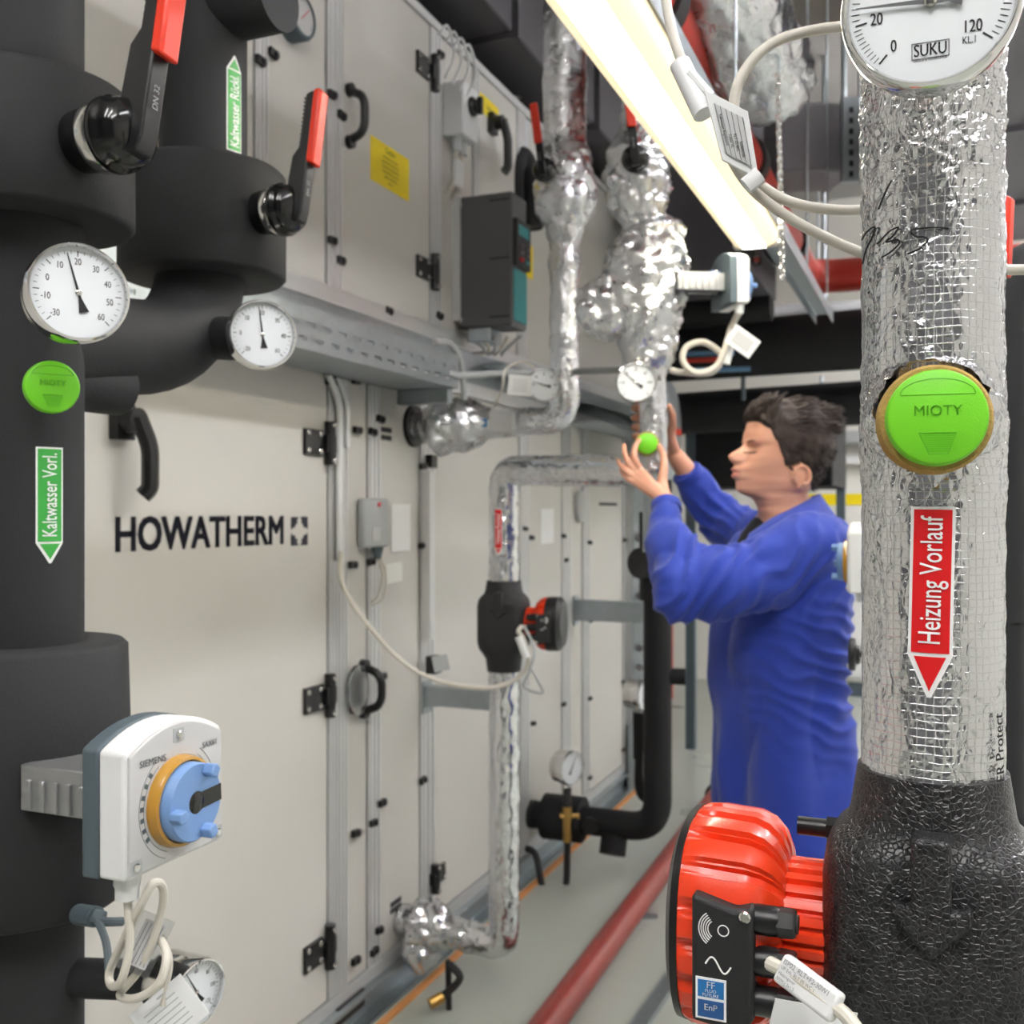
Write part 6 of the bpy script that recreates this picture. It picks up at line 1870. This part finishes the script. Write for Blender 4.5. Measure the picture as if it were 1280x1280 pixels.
def hand(mb, wrist, fingers, thumb, r=0.0092, side=None):
    cen = sum((f[0] for f in fingers), V((0, 0, 0))) / 4
    for f in fingers:
        limb(mb, [wrist, (wrist + f[0]) / 2 + (cen - f[0]) * 0.05, f[0]], [0.017, 0.0145, 0.0105], 10, 4)
    for a, b in zip(fingers, fingers[1:]):
        limb(mb, [(a[0] * 0.8 + wrist * 0.2), (b[0] * 0.8 + wrist * 0.2)], [0.010, 0.010], 8, 2)
    for f, k in zip(fingers, (1.0, 1.02, 0.96, 0.84)):
        limb(mb, f, [r * 1.06 * k, r * 0.98 * k, r * 0.90 * k, r * 0.72 * k], 10, 5)
    limb(mb, [wrist.lerp(thumb[0], 0.3)] + thumb, [0.016, 0.0145, 0.0115, 0.0105, 0.0078], 10, 5)
nf = [[P(800, 587, 2.745), P(793, 571, 2.745), P(794, 559, 2.765), P(799, 550, 2.785)],
      [P(795, 591, 2.745), P(785, 577, 2.750), P(781, 566, 2.770), P(780, 557, 2.790)],
      [P(794, 598, 2.740), P(783, 589, 2.745), P(776, 582, 2.765), P(773, 575, 2.785)],
      [P(797, 605, 2.735), P(787, 600, 2.740), P(780, 594, 2.755), P(776, 588, 2.770)]]
th = [P(828, 602, 2.735), P(830, 584, 2.745), P(829, 569, 2.765), P(824, 558, 2.785)]
hand(body, WRN, nf, th)
dp = 2.85
ff = []
for k, y in enumerate((509, 521, 533, 544)):
    ff.append([P(822, y + 12, dp + 0.085), P(801, y + 5, dp + 0.078), P(792, y + 1, dp + 0.040), P(797, y - 1, dp + 0.004)])
hand(body, WRF, ff, [P(838, 545, dp + 0.06), P(841, 530, dp + 0.035), P(840, 518, dp + 0.015), P(837, 508, dp + 0.0)])

def remesh(mb, name, mat, parent, vox, smooth=3, disp=None):
    me = mb.mesh(name, None, None, 0)
    o = bpy.data.objects.new(name + '_raw', me); COL.objects.link(o)
    rm_ = o.modifiers.new('r', 'REMESH'); rm_.mode = 'VOXEL'; rm_.voxel_size = vox
    sm = o.modifiers.new('s', 'SMOOTH'); sm.factor = 0.5; sm.iterations = smooth
    dg = bpy.context.evaluated_depsgraph_get()
    out = bpy.data.meshes.new_from_object(o.evaluated_get(dg))
    bpy.data.objects.remove(o); bpy.data.meshes.remove(me)
    out.name = name
    if disp:
        n = len(out.vertices)
        co = np.empty(n * 3); no = np.empty(n * 3)
        out.vertices.foreach_get('co', co); out.vertices.foreach_get('normal', no)
        co = co.reshape(-1, 3); no = no.reshape(-1, 3)
        h = np.array([disp(V(c), V(m)) for c, m in zip(co, no)])
        co = co + no * h[:, None]
        out.vertices.foreach_set('co', co.ravel())
    out.transform(WM[parent.name].inverted())
    out.shade_smooth()
    out.materials.clear(); out.materials.append(mat)
    r = bpy.data.objects.new(name, out); COL.objects.link(r)
    r.parent = parent; WM[r.name] = WM[parent.name].copy()
    return r
person = thing('person', 'person in blue work coat over black shirt, both hands on the foil pipe', 'person', V((hip.x, hip.y, 0)))
remesh(body, 'body', SKIN, person, 0.0030, 4)

# ---- face marks
LASH = pmat('dark_lash', (52, 36, 30), 0.6)
for sg in (1, -1):
    mb = MB(); pts = []
    for q in range(7):
        l = sg * (0.018 + 0.022 * q / 6)
        z = fz_(566.5) - 0.0012 * math.sin(pi * q / 6)
        w_ = ip(WIDE, z)
        f = max(head_pt(sg * p_ / 100, z)[0] for p_ in range(0, 100, 2) if abs(head_pt(sg * p_ / 100, z)[1] - l) < 0.004) if True else 0
        pts.append(hd(f + 0.0004, l, z))
    mb.tube(pts, 0.0013, 6); mb.build('eyelashes', LASH, person)
    mb = MB(); pts = []
    for q in range(8):
        l = sg * (0.014 + 0.030 * q / 7); z = fz_(554.5) + 0.004 * math.sin(pi * q / 7 * 0.8)
        f = max(head_pt(sg * p_ / 100, z)[0] for p_ in range(0, 120, 2) if abs(head_pt(sg * p_ / 100, z)[1] - l) < 0.004)
        pts.append(hd(f + 0.0005, l, z))
    mb.tube(pts, [0.0010, 0.0018, 0.0022, 0.0022, 0.0020, 0.0017, 0.0013, 0.0008], 8, flat=0.6); mb.build('eyebrow', HAIR, person)
mb = MB(); pts = []
for q in range(9):
    l = -0.019 + 0.038 * q / 8; z = fz_(591.3) - 0.001 * abs(l) / 0.02
    ph = [head_pt(p_ / 100, z) for p_ in range(-60, 61, 1)]
    f = min(ph, key=lambda a: abs(a[1] - l))[0]
    pts.append(hd(f - 0.0004, l, z))
mb.tube(pts, 0.0012, 6); mb.build('mouth_line', pmat('lip_line', (140, 70, 62), 0.5), person)
LIPC = pmat('lips', (198, 124, 112), 0.42)
for z0, z1 in ((fz_(585.5), fz_(590.4)), (fz_(592.2), fz_(597.0))):
    vs, fs = [], []
    for j in range(6):
        for i in range(15):
            u = (i - 7) / 7.0
            z = z0 + (z1 - z0) * j / 5 * 1.0
            zc_ = fz_(591.3); z = zc_ + (z - zc_) * (1 - 0.75 * u * u)
            l = 0.0185 * u
            ph = min((head_pt(p_ / 100, z) for p_ in range(-60, 61, 2)), key=lambda a: abs(a[1] - l))
            vs.append(hd(ph[0] + 0.0009, l, z))
    for j in range(5):
        for i in range(14):
            k = j * 15 + i; fs.append((k, k + 1, k + 16, k + 15))
    mb = MB(); mb.add(vs, fs); mb.build('lip', LIPC, person, smooth=180)

# ---- hair: a close cap and many tapered locks
def hair_low(f):
    """lowest height with hair at a given distance forward"""
    return ip([(0.120, fz_(522)), (0.100, fz_(530)), (0.075, fz_(540)), (0.060, fz_(556)), (0.045, fz_(574)), (0.036, fz_(588)), (0.020, fz_(586)), (0.004, fz_(582)), (-0.012, fz_(586)), (-0.03, fz_(604)), (-0.05, fz_(612)), (-0.12, fz_(612))], f)
hb = MB(); vs, fs, ok = [], [], {}
for j in range(NZ + 1):
    z = ztop + (zbot - ztop) * (j / NZ)
    for i in range(NP):
        f, l, zz_ = head_pt(phi_at(i), z)
        lo = hair_low(f)
        m = min(1.0, max(0.0, (z - lo) / 0.012))
        top_ = min(1.0, max(0.0, (z - 0.03) / 0.06))
        o_ = (0.0040 + 0.009 * top_ + 0.007 * max(0, -f) / 0.1) * m - 0.004 * (1 - m)
        c = V((f + 0.0, l, z - 0.02)); dir_ = c.normalized()
        q = V((f, l, z)) + V((dir_.x, dir_.y, dir_.z * (1.0 if z > 0.05 else 0.2))) * o_ + V((0, 0, 0.003 * top_ * m))
        q += dir_ * 0.004 * m * noise.noise(V((f * 60, l * 60, z * 60)))
        ok[(j, i)] = m > 0.0
        vs.append(hd(*q))
for j in range(NZ):
    for i in range(NP):
        i2 = (i + 1) % NP
        if ok[(j, i)] or ok[(j, i2)] or ok[(j + 1, i)]:
            fs.append((j * NP + i, j * NP + i2, (j + 1) * NP + i2, (j + 1) * NP + i))
fs.append(tuple(range(NP)))
hb.add(vs, fs)
hb.build('hair_cap', HAIR, person, smooth=180)
rnd = random.Random(5)
lk_ = MB()
cnt = 0
while cnt < 2200:
    z = rnd.uniform(-0.08, ztop); ph = rnd.uniform(-pi, pi)
    f, l, _ = head_pt(ph, z)
    lo = hair_low(f)
    if z < lo + 0.004: continue
    cnt += 1
    c = V((f, l, z - 0.02)); out = c.normalized()
    top_ = min(1.0, max(0.0, (z - 0.045) / 0.05))
    p0_ = V((f, l, z)) + out * (0.002 + 0.006 * top_)
    wv = noise.noise(V((f * 22, l * 22, 3.0)))
    if top_ > 0.15:
        if f > 0.045:
            dr_ = V((0.30, 0.35 * wv, 0.65)); crl = V((-1.7, 0.5 * wv, -0.25))
        else:
            dr_ = V((-0.75, 0.5 * wv, 0.28 + 0.25 * wv)); crl = V((-0.5, 0.3 * wv, -0.55))
        dr_ += V((rnd.uniform(-.12, .12), rnd.uniform(-.15, .15), rnd.uniform(-.12, .12)))
        Ln = rnd.uniform(0.034, 0.052) * (0.6 + 0.4 * top_); w_ = rnd.uniform(0.0022, 0.0042)
    else:
        dr_ = V((-0.75, 0, -0.45)) + V((rnd.uniform(-.15, .15), 0, rnd.uniform(-.15, .15))); crl = V((-0.3, 0, -0.4))
        Ln = rnd.uniform(0.010, 0.018); w_ = rnd.uniform(0.0012, 0.0022)
    dr_ = (dr_ + out * 0.15).normalized()
    pts = []
    for q in range(5):
        u = q / 4
        pts.append(hd(*(p0_ + dr_ * Ln * u + crl * Ln * 0.45 * u * u)))
    lk_.tube(pts, [w_ * 0.8, w_, w_ * 0.9, w_ * 0.65, w_ * 0.15], 5)
hl_ = lk_.build('hair_locks', HAIR, person, smooth=180)
hl_['kind'] = 'stuff'

# ---- blue coat
coat = MB()
secs = [(640, 962, 1036, 0.085), (652, 946, 1044, 0.145), (668, 928, 1049, 0.195), (695, 912, 1053, 0.222), (740, 897, 1055, 0.226), (790, 893, 1052, 0.215), (835, 891, 1045, 0.205), (860, 891, 1044, 0.204), (905, 894, 1051, 0.212), (960, 893, 1059, 0.222), (1030, 895, 1062, 0.228), (1078, 897, 1061, 0.230)]
DT = 2.66
n = 72; vs, fs = [], []
ssub = []
for (a, b) in zip(secs, secs[1:]):
    for q in range(4):
        t = q / 4; ssub.append(tuple(u + (w - u) * t for u, w in zip(a, b)))
ssub.append(secs[-1])
for y, xf, xb, hw in ssub:
    cx_ = (xf + xb) / 2; c = P(cx_, y, DT); hx_ = (xb - xf) / 2 / F * DT
    hx2 = math.sqrt(max(0.02 ** 2, hx_ ** 2 - (hw * abs(PL.x)) ** 2)) / abs(PF.x) * 0.88
    for i in range(n):
        t = 2 * pi * i / n; cs, sn = math.cos(t), math.sin(t); e = 2.5
        k = (abs(cs) ** e + abs(sn) ** e) ** (-1 / e)
        vs.append(c + PF * hx2 * cs * k + PL * hw * sn * k)
m = len(ssub)
for j in range(m - 1):
    for i in range(n):
        i2 = (i + 1) % n
        fs.append((j * n + i, j * n + i2, (j + 1) * n + i2, (j + 1) * n + i))
fs.append(tuple(range(n))); fs.append(tuple((m - 1) * n + i for i in range(n))[::-1])
coat.add(vs, fs)
limb(coat, [P(1020, 690, 2.54), SHN, P(940, 722, 2.47), ELN + V((0.01, 0, 0.0))], [0.085, 0.094, 0.088, 0.078], 28)
limb(coat, [ELN + V((0.012, 0, 0.0)), P(846, 700, 2.53), P(834, 665, 2.62), P(833, 637, 2.672)], [0.078, 0.068, 0.053, 0.038], 28)
limb(coat, [P(1000, 680, 2.76), SHF, P(940, 668, 2.92), ELF], [0.085, 0.088, 0.075, 0.066], 28)
limb(coat, [ELF, P(880, 622, 3.0), P(862, 596, 2.97)], [0.066, 0.058, 0.043], 28)
CE = ELN + V((0.03, 0, 0.03)); CS = P(985, 715, 2.45); CB = P(1035, 835, 2.55); CF = ELF
def folds(p, nrm):
    q = V((p.x * 7, p.y * 7, p.z * 4.5))
    h = 0.011 * (abs(noise.noise(q + V((3, 1, 7)))) * 2 - 0.5) + 0.004 * noise.noise(q * 2.7)
    for c, w, k, am in ((CE, 0.13, V((70, 10, -45)), 0.0120), (CF, 0.10, V((70, -20, 70)), 0.0110), (CS, 0.12, V((60, 0, -40)), 0.0080), (CB, 0.15, V((30, 0, 75)), 0.0120)):
        d = p - c; r2_ = d.length_squared
        if r2_ < 0.16:
            wob = 1.6 * noise.noise(p * 11)
            s_ = math.sin(d.dot(k) + wob * 1.6)
            h += am * (1 - abs(s_) * 1.6) * math.exp(-r2_ / (w * w))
    # long vertical drapes below the waist
    if p.z < 1.15:
        t = min(1.0, (1.15 - p.z) / 0.25)
        a = math.atan2((p - TC).dot(PL), (p - TC).dot(PF))
        h += t * 0.010 * math.sin(a * 5 + 1.5 * noise.noise(V((a * 1.5, p.z * 3, 0))) * 2 + p.z * 3)
    return h
remesh(coat, 'work_coat', COAT, person, 0.0055, 4, folds)
# cuffs
for w_, e_, r_, nm in ((P(833, 634, 2.678), P(834, 650, 2.65), 0.0395, 0), (P(860, 593, 2.968), P(868, 604, 2.978), 0.0445, 0)):
    dv_ = (w_ - e_).normalized()
    mb = MB(); mb.lathe([(r_ * 0.80, -0.004), (r_ * 1.0, -0.012), (r_ * 1.02, 0.006), (r_ * 0.96, 0.012), (r_ * 0.86, 0.012), (r_ * 0.80, 0.0)], 32, look(w_, dv_)); mb.build('cuff', COAT, person, smooth=60)
# shirt showing in the neck opening, then collar and lapels
mb = MB()
vs, fs = [], []
rows_ = [(640, 955, 1025, 0.075), (650, 943, 1030, 0.10), (668, 927, 1035, 0.10), (690, 913, 1040, 0.08), (715, 902, 1040, 0.05)]
for y, xf, xb, hw in rows_:
    c = P((xf + xb) / 2, y, DT); hx2 = (xb - xf) / 2 / F * DT
    for i in range(32):
        t = 2 * pi * i / 32
        vs.append(c + PF * (hx2 + 0.004) * math.cos(t) + PL * hw * math.sin(t))
for j in range(len(rows_) - 1):
    for i in range(32):
        i2 = (i + 1) % 32; fs.append((j * 32 + i, j * 32 + i2, (j + 1) * 32 + i2, (j + 1) * 32 + i))
fs.append(tuple(range(32))); fs.append(tuple((len(rows_) - 1) * 32 + i for i in range(32))[::-1])
mb.add(vs, fs); mb.build('shirt', SHIRT, person, smooth=180)
def ribbon(name, top, bot, mat, th=0.006):
    a, b = spline(top, 8), spline(bot, 8)
    vs, fs = [], []
    for p, q in zip(a, b):
        for u in (0, 0.33, 0.66, 1.0):
            vs.append(p.lerp(q, u))
    for i in range(len(a) - 1):
        for k in range(3):
            j = i * 4 + k; fs.append((j, j + 1, j + 5, j + 4))
    mb = MB(); mb.add(vs, fs)
    o = mb.build(name, mat, person, smooth=180)
    sd_ = o.modifiers.new('thick', 'SOLIDIFY'); sd_.thickness = th; sd_.offset = 0
    return o
top = [P(936, 668, 2.545), P(962, 650, 2.545), P(990, 636, 2.56), P(1012, 624, 2.60), P(1024, 618, 2.66), P(1012, 622, 2.72), P(985, 636, 2.76), P(955, 652, 2.765)]
bot = [P(930, 712, 2.50), P(962, 690, 2.475), P(1000, 672, 2.485), P(1032, 656, 2.55), P(1047, 650, 2.66), P(1030, 654, 2.76), P(990, 668, 2.82), P(945, 684, 2.82)]
ribbon('collar', top, bot, COAT)
ribbon('lapel', [P(938, 666, 2.548), P(926, 690, 2.535), P(916, 715, 2.53), P(908, 740, 2.53)], [P(956, 692, 2.49), P(944, 712, 2.488), P(930, 730, 2.49), P(912, 745, 2.51)], COAT)
ribbon('lapel', [P(950, 655, 2.765), P(930, 668, 2.745), P(915, 690, 2.70), P(905, 716, 2.66)], [P(938, 672, 2.81), P(918, 688, 2.78), P(903, 708, 2.73), P(899, 728, 2.68)], COAT)
# trousers and shoes
mb = MB()
for hp_, kn, an in FEET:
    limb(mb, [hp_, (hp_ + kn) / 2, kn, (kn + an) / 2, an - UP * 0.02], [0.100, 0.092, 0.078, 0.075, 0.072], 24)
remesh(mb, 'trousers', TROUS, person, 0.009, 3, lambda p, n_: 0.006 * noise.noise(p * 9))
for hp_, kn, an in FEET:
    Ms_ = frame(V((an.x, an.y, 0)) + PF * 0.06, PF, PL, UP)
    mb = MB(); superloft(mb, [(0.0, 0.145, 0.050, 2.8, 0, 0), (0.02, 0.147, 0.052, 2.8, 0, 0), (0.045, 0.14, 0.048, 2.5, -0.002, 0), (0.075, 0.10, 0.043, 2.3, -0.035, 0), (0.11, 0.062, 0.045, 2.2, -0.06, 0), (0.14, 0.055, 0.048, 2.0, -0.062, 0)], Ms_, 32); mb.build('shoe', SHOE, person, smooth=60)
